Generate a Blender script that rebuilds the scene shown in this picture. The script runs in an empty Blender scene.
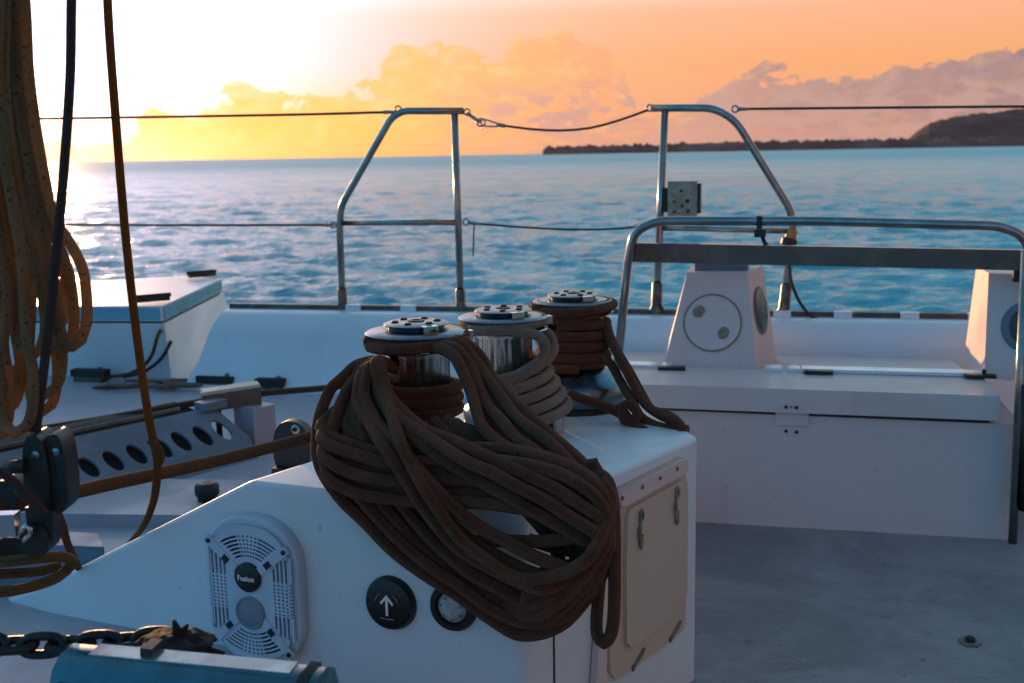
import bpy, bmesh, math, random
import numpy as np
from mathutils import Vector, Matrix, noise as mnoise
random.seed(7)
S = bpy.context.scene
COL = S.collection
R = math.radians
# ------------------------------------------------------------------ camera
F = 1100.0; PITCH = math.atan(187.5/F); ROLL = R(1.03); EYE = 1.3
fw = Vector((0, math.cos(PITCH), -math.sin(PITCH)))
r0 = Vector((1, 0, 0)); u0 = Vector((0, math.sin(PITCH), math.cos(PITCH)))
rt = math.cos(ROLL)*r0 - math.sin(ROLL)*u0
up = math.sin(ROLL)*r0 + math.cos(ROLL)*u0
CAM = Vector((0, 0, EYE))
cd = bpy.data.cameras.new('camera'); cam = bpy.data.objects.new('camera', cd); COL.objects.link(cam)
cam.matrix_world = Matrix(((rt.x, up.x, -fw.x, 0), (rt.y, up.y, -fw.y, 0), (rt.z, up.z, -fw.z, EYE), (0, 0, 0, 1)))
cd.sensor_width = 36; cd.lens = F/1024*36; cd.clip_start = 0.05; cd.clip_end = 60000
cd.dof.use_dof = True; cd.dof.focus_distance = 2.25; cd.dof.aperture_fstop = 6.0
S.camera = cam
S.render.resolution_x = 1024; S.render.resolution_y = 683
# ------------------------------------------------------------------ colour management
S.view_settings.view_transform = 'Standard'; S.view_settings.look = 'None'
S.view_settings.exposure = 0.0; S.view_settings.gamma = 1.0
# ------------------------------------------------------------------ world
SUN_AZ = -23.4; SUN_EL = 3.8
sdir = Vector((math.sin(R(SUN_AZ))*math.cos(R(SUN_EL)), math.cos(R(SUN_AZ))*math.cos(R(SUN_EL)), math.sin(R(SUN_EL))))
W = bpy.data.worlds.new('World'); S.world = W; W.use_nodes = True
nt = W.node_tree; nt.nodes.clear()
class G:
    """tiny expression helper over shader nodes"""
    def __init__(s, nt): s.nt = nt
    def n(s, t, **k):
        x = s.nt.nodes.new(t)
        for a, b in k.items(): setattr(x, a, b)
        return x
    def put(s, sock, v):
        if isinstance(v, bpy.types.NodeSocket): s.nt.links.new(v, sock)
        elif v is not None:
            if sock.type == 'RGBA' and len(v) == 3: v = (*v, 1)
            sock.default_value = v
    def m(s, op, a, b=None, c=None, clamp=False):
        x = s.n('ShaderNodeMath', operation=op, use_clamp=clamp)
        s.put(x.inputs[0], a); s.put(x.inputs[1], b); s.put(x.inputs[2], c)
        return x.outputs[0]
    def sm(s, v, lo, hi):
        x = s.n('ShaderNodeMapRange', interpolation_type='SMOOTHSTEP')
        s.put(x.inputs[0], v); x.inputs[1].default_value = lo; x.inputs[2].default_value = hi
        return x.outputs[0]
    def lin(s, v, lo, hi, a=0., b=1.):
        x = s.n('ShaderNodeMapRange')
        s.put(x.inputs[0], v); x.inputs[1].default_value = lo; x.inputs[2].default_value = hi
        x.inputs[3].default_value = a; x.inputs[4].default_value = b
        return x.outputs[0]
    def ramp(s, v, stops, interp='EASE'):
        x = s.n('ShaderNodeValToRGB'); cr = x.color_ramp; cr.interpolation = interp
        while len(cr.elements) < len(stops): cr.elements.new(0.5)
        for e, (p, c) in zip(cr.elements, stops):
            e.position = p
        for e, (p, c) in zip(cr.elements, stops):
            e.position = p; e.color = (*c, 1) if len(c) == 3 else c
        s.put(x.inputs[0], v); return x.outputs[0]
    def mix(s, f, a, b, op='MIX'):
        x = s.n('ShaderNodeMix', data_type='RGBA', blend_type=op); x.clamp_factor = True
        s.put(x.inputs[0], f); s.put(x.inputs[6], a); s.put(x.inputs[7], b)
        return x.outputs[2]
    def noise(s, vec, scale, detail=4, rough=.5, out=0, dist=0.):
        x = s.n('ShaderNodeTexNoise'); s.put(x.inputs['Vector'], vec)
        x.inputs['Scale'].default_value = scale; x.inputs['Detail'].default_value = detail
        x.inputs['Roughness'].default_value = rough; x.inputs['Distortion'].default_value = dist
        return x.outputs[out]
    def vec(s, a, b, c):
        x = s.n('ShaderNodeCombineXYZ'); s.put(x.inputs[0], a); s.put(x.inputs[1], b); s.put(x.inputs[2], c)
        return x.outputs[0]
    def sep(s, v):
        x = s.n('ShaderNodeSeparateXYZ'); s.put(x.inputs[0], v); return x.outputs
    def scl(s, v, sc):
        x = s.n('ShaderNodeVectorMath', operation='MULTIPLY'); s.put(x.inputs[0], v); s.put(x.inputs[1], sc)
        return x.outputs[0]
    def bump(s, h, strength, dist, normal=None):
        x = s.n('ShaderNodeBump'); x.inputs['Strength'].default_value = strength; x.inputs['Distance'].default_value = dist
        s.put(x.inputs['Height'], h)
        if normal: s.put(x.inputs['Normal'], normal)
        return x.outputs[0]
g = G(nt)
tc = g.n('ShaderNodeTexCoord'); D = tc.outputs['Generated']
dx, dy, dz = g.sep(D)
az = g.m('MULTIPLY', g.m('ARCTAN2', dx, dy), 57.2958)
el = g.m('MULTIPLY', g.m('ARCSINE', dz), 57.2958)
zc = g.m('MAXIMUM', dz, 0.0)
front = g.ramp(zc, [(0, (.52, .28, .25)), (.03, (.72, .34, .22)), (.075, (.88, .38, .16)), (.12, (.90, .43, .25)),
                    (.16, (.64, .78, .80)), (.33, (.38, .76, .92)), (.6, (.16, .42, .60)), (1, (.09, .21, .36))], 'LINEAR')
backR = g.ramp(zc, [(0, (.78, .38, .22)), (.15, (.72, .38, .25)), (.5, (.32, .26, .30)), (1, (.09, .21, .36))], 'LINEAR')
backL = g.ramp(zc, [(0, (.06, .50, .92)), (.15, (.05, .55, 1.05)), (.5, (.04, .36, .70)), (1, (.09, .21, .36))], 'LINEAR')
back = g.mix(g.sm(dx, -.2, .5), backL, backR)
bk = g.sm(dy, 0.25, -0.3)
base = g.mix(bk, front, back)
# dusky mauve low on the starboard quarter
mv = g.m('MULTIPLY', g.sm(dx, 0.15, 0.75), g.sm(dy, 0.35, -0.1))
base = g.mix(g.m('MULTIPLY', mv, g.sm(zc, .98, .45)), base, (.32, .15, .085))
# clouds: a bank along the horizon, its tops following the bearing
toph = g.ramp(g.lin(az, -40, 40), [(x/80.+.5, (h/10., h/10., h/10.)) for x, h in
      [(-40, 2.5), (-24, 1.2), (-19, .6), (-17.6, 2.5), (-16.0, 1.5), (-13.2, 3.7), (-11.2, 2.8), (-8.5, 3.1), (-6.6, 4.0), (-5.2, 5.8), (-2.2, 5.5), (-.3, 4.6), (2.6, 5.8), (5.0, 5.2), (6.6, 2.2), (10, 2.4), (12, 4.0), (14.5, 3.2), (17, 3.5), (19.5, 3.4), (22, 4.1), (25, 4.9), (29, 5.2), (40, 4)]], 'LINEAR')
topv = g.m('MULTIPLY', toph, 10.0)
cv = g.vec(az, g.m('MULTIPLY', el, 1.5), 3.3)
n1 = g.noise(cv, .55, 8, .60, dist=.3); n2 = g.noise(cv, .16, 3, .5)
bump = g.m('ADD', g.m('MULTIPLY', g.m('SUBTRACT', n1, .5), 4.4), g.m('MULTIPLY', g.m('SUBTRACT', n2, .5), 2.5))
dens = g.sm(g.m('SUBTRACT', g.m('ADD', topv, bump), el), -.02, .22)
n3 = g.noise(g.vec(az, g.m('MULTIPLY', el, 2.2), 9.1), .7, 6, .6)
body = g.m('MULTIPLY', dens, g.lin(n3, .35, .6, .72, 1.0))
body = g.m('MULTIPLY', body, g.lin(g.sm(el, .0, 2.0), 0, 1, .38, 1.0))
ccol = g.ramp(g.lin(az, -30, 30), [(0, (.98, .52, .10)), (.25, (.95, .45, .06)), (.40, (.92, .48, .12)), (.50, (.92, .42, .14)), (.58, (.80, .35, .18)), (.64, (.48, .28, .25)), (.75, (.24, .19, .25)), (1, (.15, .15, .24))])
# lit cauliflower rims: density sampled a little nearer the sun
cv2 = g.vec(g.m('SUBTRACT', az, .45), g.m('MULTIPLY', g.m('ADD', el, .35), 1.5), 3.3)
n1b = g.noise(cv2, .55, 8, .60, dist=.3)
rim = g.m('MULTIPLY', g.m('SUBTRACT', n1, n1b), 5.0, clamp=True)
ccol = g.mix(g.m('MULTIPLY', rim, g.lin(g.sm(az, 0, 14), 0, 1, .8, .28)), ccol, (1.0, .58, .22))
cmask = g.m('MULTIPLY', g.m('MULTIPLY', body, .95), g.sm(dy, .3, .7))
ccol = g.mix(g.m('MULTIPLY', g.m('MULTIPLY', g.sm(az, -7., 2.), g.sm(el, 4.3, 2.2)), g.sm(n3, .40, .58)), ccol, (.44, .29, .29))
yl = g.m('MULTIPLY', g.m('POWER', g.m('MAXIMUM', g.m('ADD', g.m('MULTIPLY', dx, sdir.x/math.hypot(sdir.x, sdir.y)), g.m('MULTIPLY', dy, sdir.y/math.hypot(sdir.x, sdir.y))), 0.0), 16.0), g.lin(g.sm(el, .3, 5.5), 0, 1, .85, 0))
base = g.mix(g.m('MULTIPLY', yl, g.sm(dy, .2, .5)), base, (.96, .44, .07))
base = g.mix(cmask, base, ccol)
# glow round the sun
vm = g.n('ShaderNodeVectorMath', operation='DOT_PRODUCT'); g.put(vm.inputs[0], D); vm.inputs[1].default_value = sdir
cosg = g.m('MAXIMUM', vm.outputs['Value'], 0.0)
g1 = g.m('POWER', cosg, 27.0); g2 = g.m('MULTIPLY', g.m('POWER', cosg, 110.0), g.m('SUBTRACT', 1.0, g.m('MULTIPLY', cmask, .85))); g3 = g.m('POWER', cosg, 2500.0)
lowfade = g.lin(g.sm(el, .8, 4.8), 0, 1, .0, 1.0)
veil = g.m('SUBTRACT', 1.0, g.m('MULTIPLY', cmask, .93))
w1 = g.m('MULTIPLY', g1, veil)
lf2 = g.lin(g.sm(el, -.5, 5.0), 0, 1, .42, 1.0)
g0 = g.m('MULTIPLY', g.m('POWER', cosg, 8.0), g.sm(el, 4., 14.))
glow = g.vec(g.m('MULTIPLY', w1, .55), g.m('MULTIPLY', g.m('MULTIPLY', w1, .85), lf2), g.m('MULTIPLY', g.m('MULTIPLY', w1, 1.5), lowfade))
add = g.n('ShaderNodeVectorMath', operation='ADD'); g.put(add.inputs[0], base); g.put(add.inputs[1], glow)
gl2 = g.vec(g.m('ADD', g.m('MULTIPLY', g2, .6), g.m('MULTIPLY', g0, 1.0)), g.m('ADD', g.m('MULTIPLY', g2, .8), g.m('MULTIPLY', g0, .42)), g.m('ADD', g.m('MULTIPLY', g2, 1.3), g.m('MULTIPLY', g0, .16)))
add2 = g.n('ShaderNodeVectorMath', operation='ADD'); g.put(add2.inputs[0], add.outputs[0]); g.put(add2.inputs[1], gl2)
gl3 = g.vec(g.m('MULTIPLY', g3, 6.0), g.m('MULTIPLY', g3, 4.4), g.m('MULTIPLY', g3, 2.4))
add3 = g.n('ShaderNodeVectorMath', operation='ADD'); g.put(add3.inputs[0], add2.outputs[0]); g.put(add3.inputs[1], gl3)
bg = g.n('ShaderNodeBackground'); g.put(bg.inputs[0], add3.outputs[0]); bg.inputs[1].default_value = 1.0
sky = g.n('ShaderNodeTexSky', sky_type='NISHITA'); sky.sun_disc = False
sky.sun_elevation = R(SUN_EL); sky.sun_rotation = R(SUN_AZ)
bg2 = g.n('ShaderNodeBackground'); g.put(bg2.inputs[0], g.mix(1.0, sky.outputs[0], (.5, .32, .36), 'MULTIPLY')); bg2.inputs[1].default_value = 0.05
ash = g.n('ShaderNodeAddShader'); out = g.n('ShaderNodeOutputWorld')
nt.links.new(bg.outputs[0], ash.inputs[0]); nt.links.new(bg2.outputs[0], ash.inputs[1]); nt.links.new(ash.outputs[0], out.inputs[0])
# ------------------------------------------------------------------ sun
sd = bpy.data.lights.new('sun', 'SUN'); sd.energy = 5.0; sd.angle = R(.6); sd.color = (1, .50, .20)
so = bpy.data.objects.new('sun', sd); COL.objects.link(so)
so.rotation_euler = sdir.to_track_quat('Z', 'Y').to_euler(); so.location = (0, 0, 20)

# ------------------------------------------------------------------ where things stand (rays from the survey camera)
def ray(x, y): return fw + rt*((x-512)/F) - up*((y-341.5)/F)
def AY(x, y, Y): d = ray(x, y); return CAM + d*(Y/d.y)
def AZ(x, y, z): d = ray(x, y); return CAM + d*((z-EYE)/d.z)
def AP(x, y, P0, n):
    d = ray(x, y); n = Vector((n[0], n[1], 0)); return CAM + d*((Vector((P0[0], P0[1], 0))-CAM).dot(n)/d.dot(n))
BX = Vector((.974, -.227, 0)).normalized(); BY = Vector((.227, .974, 0)).normalized()
def PT(x, y, t): return AP(x, y, BY*t, BY)              # a point on the athwart plane t
def ST(s, t, z): return BX*s + BY*t + Vector((0, 0, z))
def sof(p): return p.dot(BX)

# ------------------------------------------------------------------ materials
MATS = {}
def mat(name, col, rough=.5, metal=0., var=.0, vscale=4., bump=0., bscale=60., bdist=.001, spec=.5, sheen=0., coat=0., col2=None, trans=0.):
    m = bpy.data.materials.new(name); m.use_nodes = True; t = m.node_tree; h = G(t)
    b = t.nodes['Principled BSDF']
    tcn = h.n('ShaderNodeTexCoord'); o = tcn.outputs['Object']
    b.inputs['Metallic'].default_value = metal; b.inputs['Specular IOR Level'].default_value = spec
    b.inputs['Coat Weight'].default_value = coat; b.inputs['Sheen Weight'].default_value = sheen
    n = h.noise(o, vscale, 6, .6)
    c2 = col2 or tuple(x*(1-var) for x in col)
    if var or col2: h.put(b.inputs['Base Color'], h.mix(h.sm(n, .42, .62), c2, col))
    else: b.inputs['Base Color'].default_value = (*col, 1)
    h.put(b.inputs['Roughness'], h.lin(h.noise(o, vscale*2.3, 4, .6), .3, .7, max(rough-.08, .02), rough+.1))
    if bump: h.put(b.inputs['Normal'], h.bump(h.noise(o, bscale, 5, .6), bump, bdist))
    MATS[name] = m; return m
def gelcoat(name, col, dirt=.35, rough=.38, pores=True):
    m = mat(name, col, rough); t = m.node_tree; h = G(t); b = t.nodes['Principled BSDF']
    o = h.n('ShaderNodeTexCoord').outputs['Object']
    big = h.noise(o, 1.7, 6, .65); streak = h.noise(h.scl(o, (9, 9, 1.3)), 1.6, 5, .6); sp = h.noise(o, 55, 2, .5)
    d = tuple(c*k for c, k in zip(col, (.80, .74, .66)))
    c = h.mix(h.m('MULTIPLY', h.sm(big, .45, .75), dirt), col, d)
    c = h.mix(h.m('MULTIPLY', h.sm(streak, .55, .8), dirt*.8), c, d)
    c = h.mix(h.m('MULTIPLY', h.sm(sp, .70, .76), .45), c, tuple(x*.45 for x in col))
    h.put(b.inputs['Base Color'], c)
    h.put(b.inputs['Roughness'], h.lin(h.noise(o, 5, 5, .6), .3, .7, rough-.1, rough+.15))
    h.put(b.inputs['Normal'], h.bump(h.noise(o, 3.0, 3, .5), .25, .01, h.bump(h.noise(o, 240, 3, .5), .12, .0006)))
    b.inputs['Coat Weight'].default_value = .06
    return m
M_GEL = gelcoat('cool tinted gelcoat', (.64, .71, .75))  # white moulding; the blue light on the console is put into its tint
M_GEL2 = gelcoat('warm tinted gelcoat', (.68, .55, .52), .5, .45)  # white moulding too; warm light on the bench put into the colour
M_PANEL = gelcoat('beige hatch plastic', (.56, .46, .36), .6, .5)
M_STEEL = mat('stainless tube', (.34, .32, .30), .18, 1., .25, 9., .05, 200)
M_CHROME = mat('polished chrome', (.46, .47, .48), .07, 1., .1, 14.)
M_RIB = mat('ribbed drum steel', (.50, .48, .46), .22, 1.)
M_BLACK = mat('black plastic', (.012, .012, .012), .42, 0, .3, 20)
M_DARK = mat('dark rubber', (.02, .018, .016), .7, 0, .3, 20, .2, 90)
M_ALU = mat('toe rail aluminium', (.12, .10, .09), .5, .6, .4, 12, .2, 80)
M_WOOD = mat('brown backrest laminate', (.16, .092, .068), .24, 0, .3, 8, coat=.3)
M_GREY = mat('grey moulded plastic', (.16, .20, .25), .42, 0, .25, 6, .1, 60)
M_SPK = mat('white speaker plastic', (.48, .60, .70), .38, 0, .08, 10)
M_DISC = mat('speaker cone grey', (.20, .25, .30), .5, 0, .2, 20, .1, 60)
M_WHITE = mat('white print', (.75, .78, .8), .5)
M_RED = mat('white button dome', (.45, .47, .46), .3, 0, .3, 60)
M_IRON = mat('dark galvanised chain', (.018, .018, .02), .5, .3, .5, 40, .5, 90)
M_RAG = mat('dark rag cloth', (.010, .011, .013), .9, 0, .4, 30, .6, 60, .003)
M_TEAL = mat('teal smoked plastic', (.03, .16, .22), .22, 0, .4, 9, .1, 60, coat=.5)
M_TRIM = mat('satin metal trim', (.55, .58, .62), .25, .9, .3, 14)
M_LIDBLUE = mat('pale blue lid edge', (.16, .42, .55), .35, 0, .15, 8)
M_SILVER = mat('pale hinge strip', (.70, .74, .76), .25, .3)
M_ORANGE = mat('amber clamp plastic', (.45, .20, .04), .5)
M_BEIGE = mat('beige instrument plate', (.30, .28, .22), .55, 0, .3, 30)
M_GLASS = mat('dark port glass', (.02, .05, .05), .3, 0, .5, 14)
M_STAIN = mat('stained plate', (.40, .38, .40), .45, 0, .3, 12)
M_RUST = mat('brown blemish', (.27, .23, .18), .8, 0, .4, 60)
M_MARK = mat('finger recess brown', (.30, .25, .19), .7, 0, .4, 60)
M_DSTEEL = mat('dark brown steel', (.16, .13, .11), .35, .9, .4, 20)  # darker, browner steel than the tubes
M_JAW = mat('blue tinted chrome', (.17, .23, .28), .30, 1., .2, 20)  # chrome with its blue sky reflection and darkening put into the base colour
M_CABLE = mat('black cable', (.012, .012, .014), .5)

def rope_mat(name, c1, c2, fleck=None, trans=.0, scale=1.0, sheen=.5):
    """braid from the sweep's own UVs: u runs round the rope, v along it in rope widths"""
    m = bpy.data.materials.new(name); m.use_nodes = True; t = m.node_tree; h = G(t); b = t.nodes['Principled BSDF']
    u, v, _ = h.sep(h.n('ShaderNodeTexCoord').outputs['UV'])
    k = 11*scale
    a = h.m('SINE', h.m('MULTIPLY', h.m('ADD', h.m('MULTIPLY', u, k), h.m('MULTIPLY', v, 3.3*scale)), 6.2832))
    c = h.m('SINE', h.m('MULTIPLY', h.m('SUBTRACT', h.m('MULTIPLY', u, k), h.m('MULTIPLY', v, 3.3*scale)), 6.2832))
    hgt = h.m('MULTIPLY', a, c)
    o = h.n('ShaderNodeTexCoord').outputs['Object']
    n = h.noise(o, 14, 5, .6); fz = h.noise(o, 420, 2, .6)
    col = h.mix(h.sm(n, .35, .7), c1, c2)
    col = h.mix(h.m('MULTIPLY', h.sm(hgt, .3, -.5), .7), col, tuple(x*.35 for x in c1))
    col = h.mix(h.m('MULTIPLY', h.sm(fz, .55, .75), .22), col, tuple(min(1, x*1.7) for x in c2))
    if fleck:
        fk = h.noise(h.vec(h.m('MULTIPLY', u, 9), h.m('MULTIPLY', v, 2.2), h.m('MULTIPLY', v, .13)), 1.0, 2, .5)
        col = h.mix(h.m('MULTIPLY', h.sm(fk, .62, .67), .85), col, fleck)
    h.put(b.inputs['Base Color'], col)
    b.inputs['Roughness'].default_value = .85; b.inputs['Specular IOR Level'].default_value = .2
    b.inputs['Sheen Weight'].default_value = sheen; b.inputs['Sheen Roughness'].default_value = .3
    b.inputs['Sheen Tint'].default_value = (1, .62, .36, 1)
    h.put(b.inputs['Normal'], h.bump(hgt, 1.0, .0022, h.bump(fz, .5, .001)))
    if trans:
        tr = h.n('ShaderNodeBsdfTranslucent'); h.put(tr.inputs[0], h.mix(1.0, col, (1.0, .95, .8), 'MULTIPLY'))
        mx = h.n('ShaderNodeMixShader'); mx.inputs[0].default_value = trans
        t.links.new(b.outputs[0], mx.inputs[1]); t.links.new(tr.outputs[0], mx.inputs[2])
        t.links.new(mx.outputs[0], t.nodes['Material Output'].inputs[0])
    return m
M_RBROWN = rope_mat('brown braided rope', (.16, .052, .030), (.27, .098, .058), sheen=.3, trans=.14)
M_RTAN = rope_mat('tan taut rope', (.12, .055, .033), (.18, .09, .055), trans=.14)
M_RCREAM = rope_mat('cream flecked rope', (.50, .36, .20), (.62, .46, .28), (.09, .05, .03), trans=.5)
M_RBEIGE = rope_mat('beige rope', (.30, .25, .21), (.38, .32, .27))
M_RGOLD = rope_mat('golden brown line', (.27, .16, .04), (.36, .22, .06), trans=.5)
M_RBLUE = rope_mat('navy line', (.035, .055, .10), (.05, .08, .14), trans=.4)
M_ROLIVE = rope_mat('olive line', (.10, .085, .025), (.15, .12, .04))
M_WIRE = mat('lifeline wire', (.06, .05, .045), .4, .6)

# ------------------------------------------------------------------ object helpers
def setp(o, label=None, cat=None, group=None, kind=None):
    if label: o['label'] = label
    if cat: o['category'] = cat
    if group: o['group'] = group
    if kind: o['kind'] = kind
    return o
def thing(name, loc, label, cat, group=None):
    o = bpy.data.objects.new(name, None); COL.objects.link(o); o.location = Vector(loc); o.empty_display_size = .1
    return setp(o, label, cat, group)
def root_of(p):
    v = Vector(p.location)
    while p.parent: p = p.parent; v = v + p.location
    return v
def obj(name, me, m, parent=None, local=False):
    """link a mesh; its coordinates are world ones unless local"""
    o = bpy.data.objects.new(name, me); COL.objects.link(o)
    if m:
        me.materials.clear(); me.materials.append(m)
    if parent:
        o.parent = parent
        if not local: o.location = -root_of(parent)
    return o
def bm_mesh(bm, name='m', smooth=True, angle=40):
    bmesh.ops.recalc_face_normals(bm, faces=bm.faces)
    me = bpy.data.meshes.new(name); bm.to_mesh(me); bm.free()
    if smooth:
        me.polygons.foreach_set('use_smooth', [True]*len(me.polygons))
        me.set_sharp_from_angle(angle=R(angle))
    return me
def hexa(bm, pts):
    """8 points: bottom 4 (ccw), top 4"""
    v = [bm.verts.new(p) for p in pts]
    for f in ((0, 3, 2, 1), (4, 5, 6, 7), (0, 1, 5, 4), (1, 2, 6, 5), (2, 3, 7, 6), (3, 0, 4, 7)):
        bm.faces.new([v[i] for i in f])
    return v
def prism(bm, poly, z0, z1):
    a = [bm.verts.new((p[0], p[1], z0)) for p in poly]; b = [bm.verts.new((p[0], p[1], z1)) for p in poly]
    n = len(poly); bm.faces.new(a[::-1]); bm.faces.new(b)
    for i in range(n): bm.faces.new((a[i], a[(i+1) % n], b[(i+1) % n], b[i]))
def extr(bm, poly, d):
    """extrude a 3D polygon by vector d"""
    a = [bm.verts.new(p) for p in poly]; b = [bm.verts.new(Vector(p)+d) for p in poly]
    n = len(poly); bm.faces.new(a[::-1]); bm.faces.new(b)
    for i in range(n): bm.faces.new((a[i], a[(i+1) % n], b[(i+1) % n], b[i]))
def bevel(bm, w, seg=3, angle=30):
    e = [x for x in bm.edges if len(x.link_faces) == 2 and x.calc_face_angle(0) > R(angle)]
    bmesh.ops.bevel(bm, geom=e, offset=w, segments=seg, affect='EDGES', profile=.5, clamp_overlap=True)
def box_mesh(c, sx, sy, sz, ax=BX, ay=BY, az_=Vector((0, 0, 1)), bw=.004, seg=2):
    c = Vector(c); bm = bmesh.new(); P = []
    for z in (-.5, .5):
        for x, y in ((-.5, -.5), (.5, -.5), (.5, .5), (-.5, .5)): P.append(c+ax*(x*sx)+ay*(y*sy)+az_*(z*sz))
    hexa(bm, P)
    if bw: bevel(bm, bw, seg)
    return bm_mesh(bm)
def catmull(P, step, closed=False):
    P = [Vector(p) for p in P]; out = []
    n = len(P); segs = n if closed else n-1
    for i in range(segs):
        if closed: p0, p1, p2, p3 = P[(i-1) % n], P[i], P[(i+1) % n], P[(i+2) % n]
        else: p0, p1, p2, p3 = P[max(i-1, 0)], P[i], P[i+1], P[min(i+2, n-1)]
        L = max((p2-p1).length, 1e-6); k = max(1, int(L/step))
        for j in range(k):
            t = j/k
            # centripetal-ish tangents
            d1 = (p2-p0)*.5; d2 = (p3-p1)*.5
            l1 = (p1-p0).length + L; l2 = (p3-p2).length + L
            if l1 > 1e-6: d1 = (p2-p0)*(L/l1) if (p1-p0).length > 1e-6 else (p2-p1)
            if l2 > 1e-6: d2 = (p3-p1)*(L/l2) if (p3-p2).length > 1e-6 else (p2-p1)
            h00 = 2*t**3-3*t**2+1; h10 = t**3-2*t**2+t; h01 = -2*t**3+3*t**2; h11 = t**3-t**2
            out.append(p1*h00+d1*h10+p2*h01+d2*h11)
    if not closed: out.append(P[-1])
    return out
def tube(bm, P, r, sides=10, step=None, closed=False, smooth=True, caps=True, flat=1.0):
    """swept tube; u round, v along in rope widths"""
    rr = r if callable(r) else (lambda t: r)
    r_ = rr(0)
    pts = catmull(P, step or r_*1.2, closed) if smooth else [Vector(p) for p in P]
    uvl = bm.loops.layers.uv.verify()
    n = len(pts)
    tan = []
    for i in range(n):
        a = pts[(i-1) % n] if (closed or i > 0) else pts[i]; b = pts[(i+1) % n] if (closed or i < n-1) else pts[i]
        d = b-a; tan.append(d.normalized() if d.length > 1e-9 else Vector((0, 0, 1)))
    ref = Vector((0, 0, 1)) if abs(tan[0].z) < .9 else Vector((1, 0, 0))
    nrm = (ref - tan[0]*ref.dot(tan[0])).normalized(); rings = []; L = 0; Ls = []
    for i in range(n):
        if i: 
            L += (pts[i]-pts[i-1]).length
            nrm = nrm - tan[i]*nrm.dot(tan[i])
            nrm = nrm.normalized() if nrm.length > 1e-6 else tan[i].orthogonal().normalized()
        bn = tan[i].cross(nrm); q = rr(i/(n-1)); Ls.append(L/(2*r_))
        rings.append([bm.verts.new(pts[i]+(nrm*math.cos(2*math.pi*k/sides)+bn*(flat*math.sin(2*math.pi*k/sides)))*q) for k in range(sides)])
    m = n if closed else n-1
    for i in range(m):
        A, B = rings[i], rings[(i+1) % n]; v0 = Ls[i]; v1 = Ls[i+1] if i+1 < n else Ls[i]+.6
        for k in range(sides):
            k2 = (k+1) % sides
            f = bm.faces.new((A[k], A[k2], B[k2], B[k])); f.smooth = True
            for l, (uu, vv) in zip(f.loops, ((k/sides, v0), ((k+1)/sides, v0), ((k+1)/sides, v1), (k/sides, v1))): l[uvl].uv = (uu, vv)
    if caps and not closed:
        bm.faces.new(rings[0][::-1]); bm.faces.new(rings[-1])
def tmesh(Ps, r, sides=10, **k):
    bm = bmesh.new()
    for P in Ps: tube(bm, P, r, sides, **k)
    me = bpy.data.meshes.new('tube'); bm.to_mesh(me); bm.free(); return me
def fillet(P, rad, n=6):
    """round the corners of a polyline"""
    P = [Vector(p) for p in P]; out = [P[0]]
    for i in range(1, len(P)-1):
        a, b, c = P[i-1], P[i], P[i+1]; r1 = min(rad, (a-b).length*.45, (c-b).length*.45)
        s = b+(a-b).normalized()*r1; e = b+(c-b).normalized()*r1
        for j in range(n+1):
            t = j/n; out.append(s*(1-t)**2+b*2*t*(1-t)+e*t*t)
    out.append(P[-1]); return out
def lathe(bm, prof, c, n=48, axis=Vector((0, 0, 1)), rib=None):
    """prof [(r,z)] round c"""
    c = Vector(c); ax = axis.normalized(); ex = ax.orthogonal().normalized(); ey = ax.cross(ex); rings = []
    for j, (r, z) in enumerate(prof):
        ring = []
        for k in range(n):
            a = 2*math.pi*k/n; q = r
            if rib and rib[0] <= z <= rib[1] and (k//rib[3]) % 2: q = r-rib[2]
            ring.append(bm.verts.new(c+ax*z+(ex*math.cos(a)+ey*math.sin(a))*max(q, 1e-4)))
        rings.append(ring)
    for A, B in zip(rings, rings[1:]):
        for k in range(n): bm.faces.new((A[k], A[(k+1) % n], B[(k+1) % n], B[k]))
    bm.faces.new(rings[0][::-1]); bm.faces.new(rings[-1])
def lmesh(prof, c, n=48, axis=Vector((0, 0, 1)), rib=None, angle=40):
    bm = bmesh.new(); lathe(bm, prof, c, n, axis, rib); return bm_mesh(bm, angle=angle)
def plate(outline, holes, thick, ex, ey, o, bev=.0):
    """flat plate with real holes: 2D outline in (ex,ey) about o, thickness towards -ex x ey"""
    cu = bpy.data.curves.new('c', 'CURVE'); cu.dimensions = '2D'; cu.fill_mode = 'BOTH'; cu.extrude = thick/2-bev; cu.bevel_depth = bev; cu.offset = -bev
    for poly in [outline]+list(holes):
        sp = cu.splines.new('POLY'); sp.points.add(len(poly)-1); sp.use_cyclic_u = True
        for q, p in zip(sp.points, poly): q.co = (p[0], p[1], 0, 1)
    t = bpy.data.objects.new('t', cu); COL.objects.link(t)
    me = bpy.data.meshes.new_from_object(t.evaluated_get(bpy.context.evaluated_depsgraph_get()))
    bpy.data.objects.remove(t); bpy.data.curves.remove(cu)
    ez = ex.cross(ey); M = Matrix(((ex.x, ey.x, ez.x, o.x), (ex.y, ey.y, ez.y, o.y), (ex.z, ey.z, ez.z, o.z), (0, 0, 0, 1)))
    me.transform(M); me.materials.clear(); return me
def rrect(w, h, r, cx=0, cy=0, n=6):
    P = []
    for sx, sy, a0 in ((1, 1, 0), (-1, 1, 90), (-1, -1, 180), (1, -1, 270)):
        for i in range(n+1):
            a = R(a0+90*i/n); P.append((cx+sx*(w/2-r)+r*math.cos(a), cy+sy*(h/2-r)+r*math.sin(a)))
    return P
def ell(cx, cy, a, b, rot=0, n=24):
    c, s = math.cos(rot), math.sin(rot)
    return [(cx+a*math.cos(t)*c-b*math.sin(t)*s, cy+a*math.cos(t)*s+b*math.sin(t)*c) for t in [2*math.pi*i/n for i in range(n)]]
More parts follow.
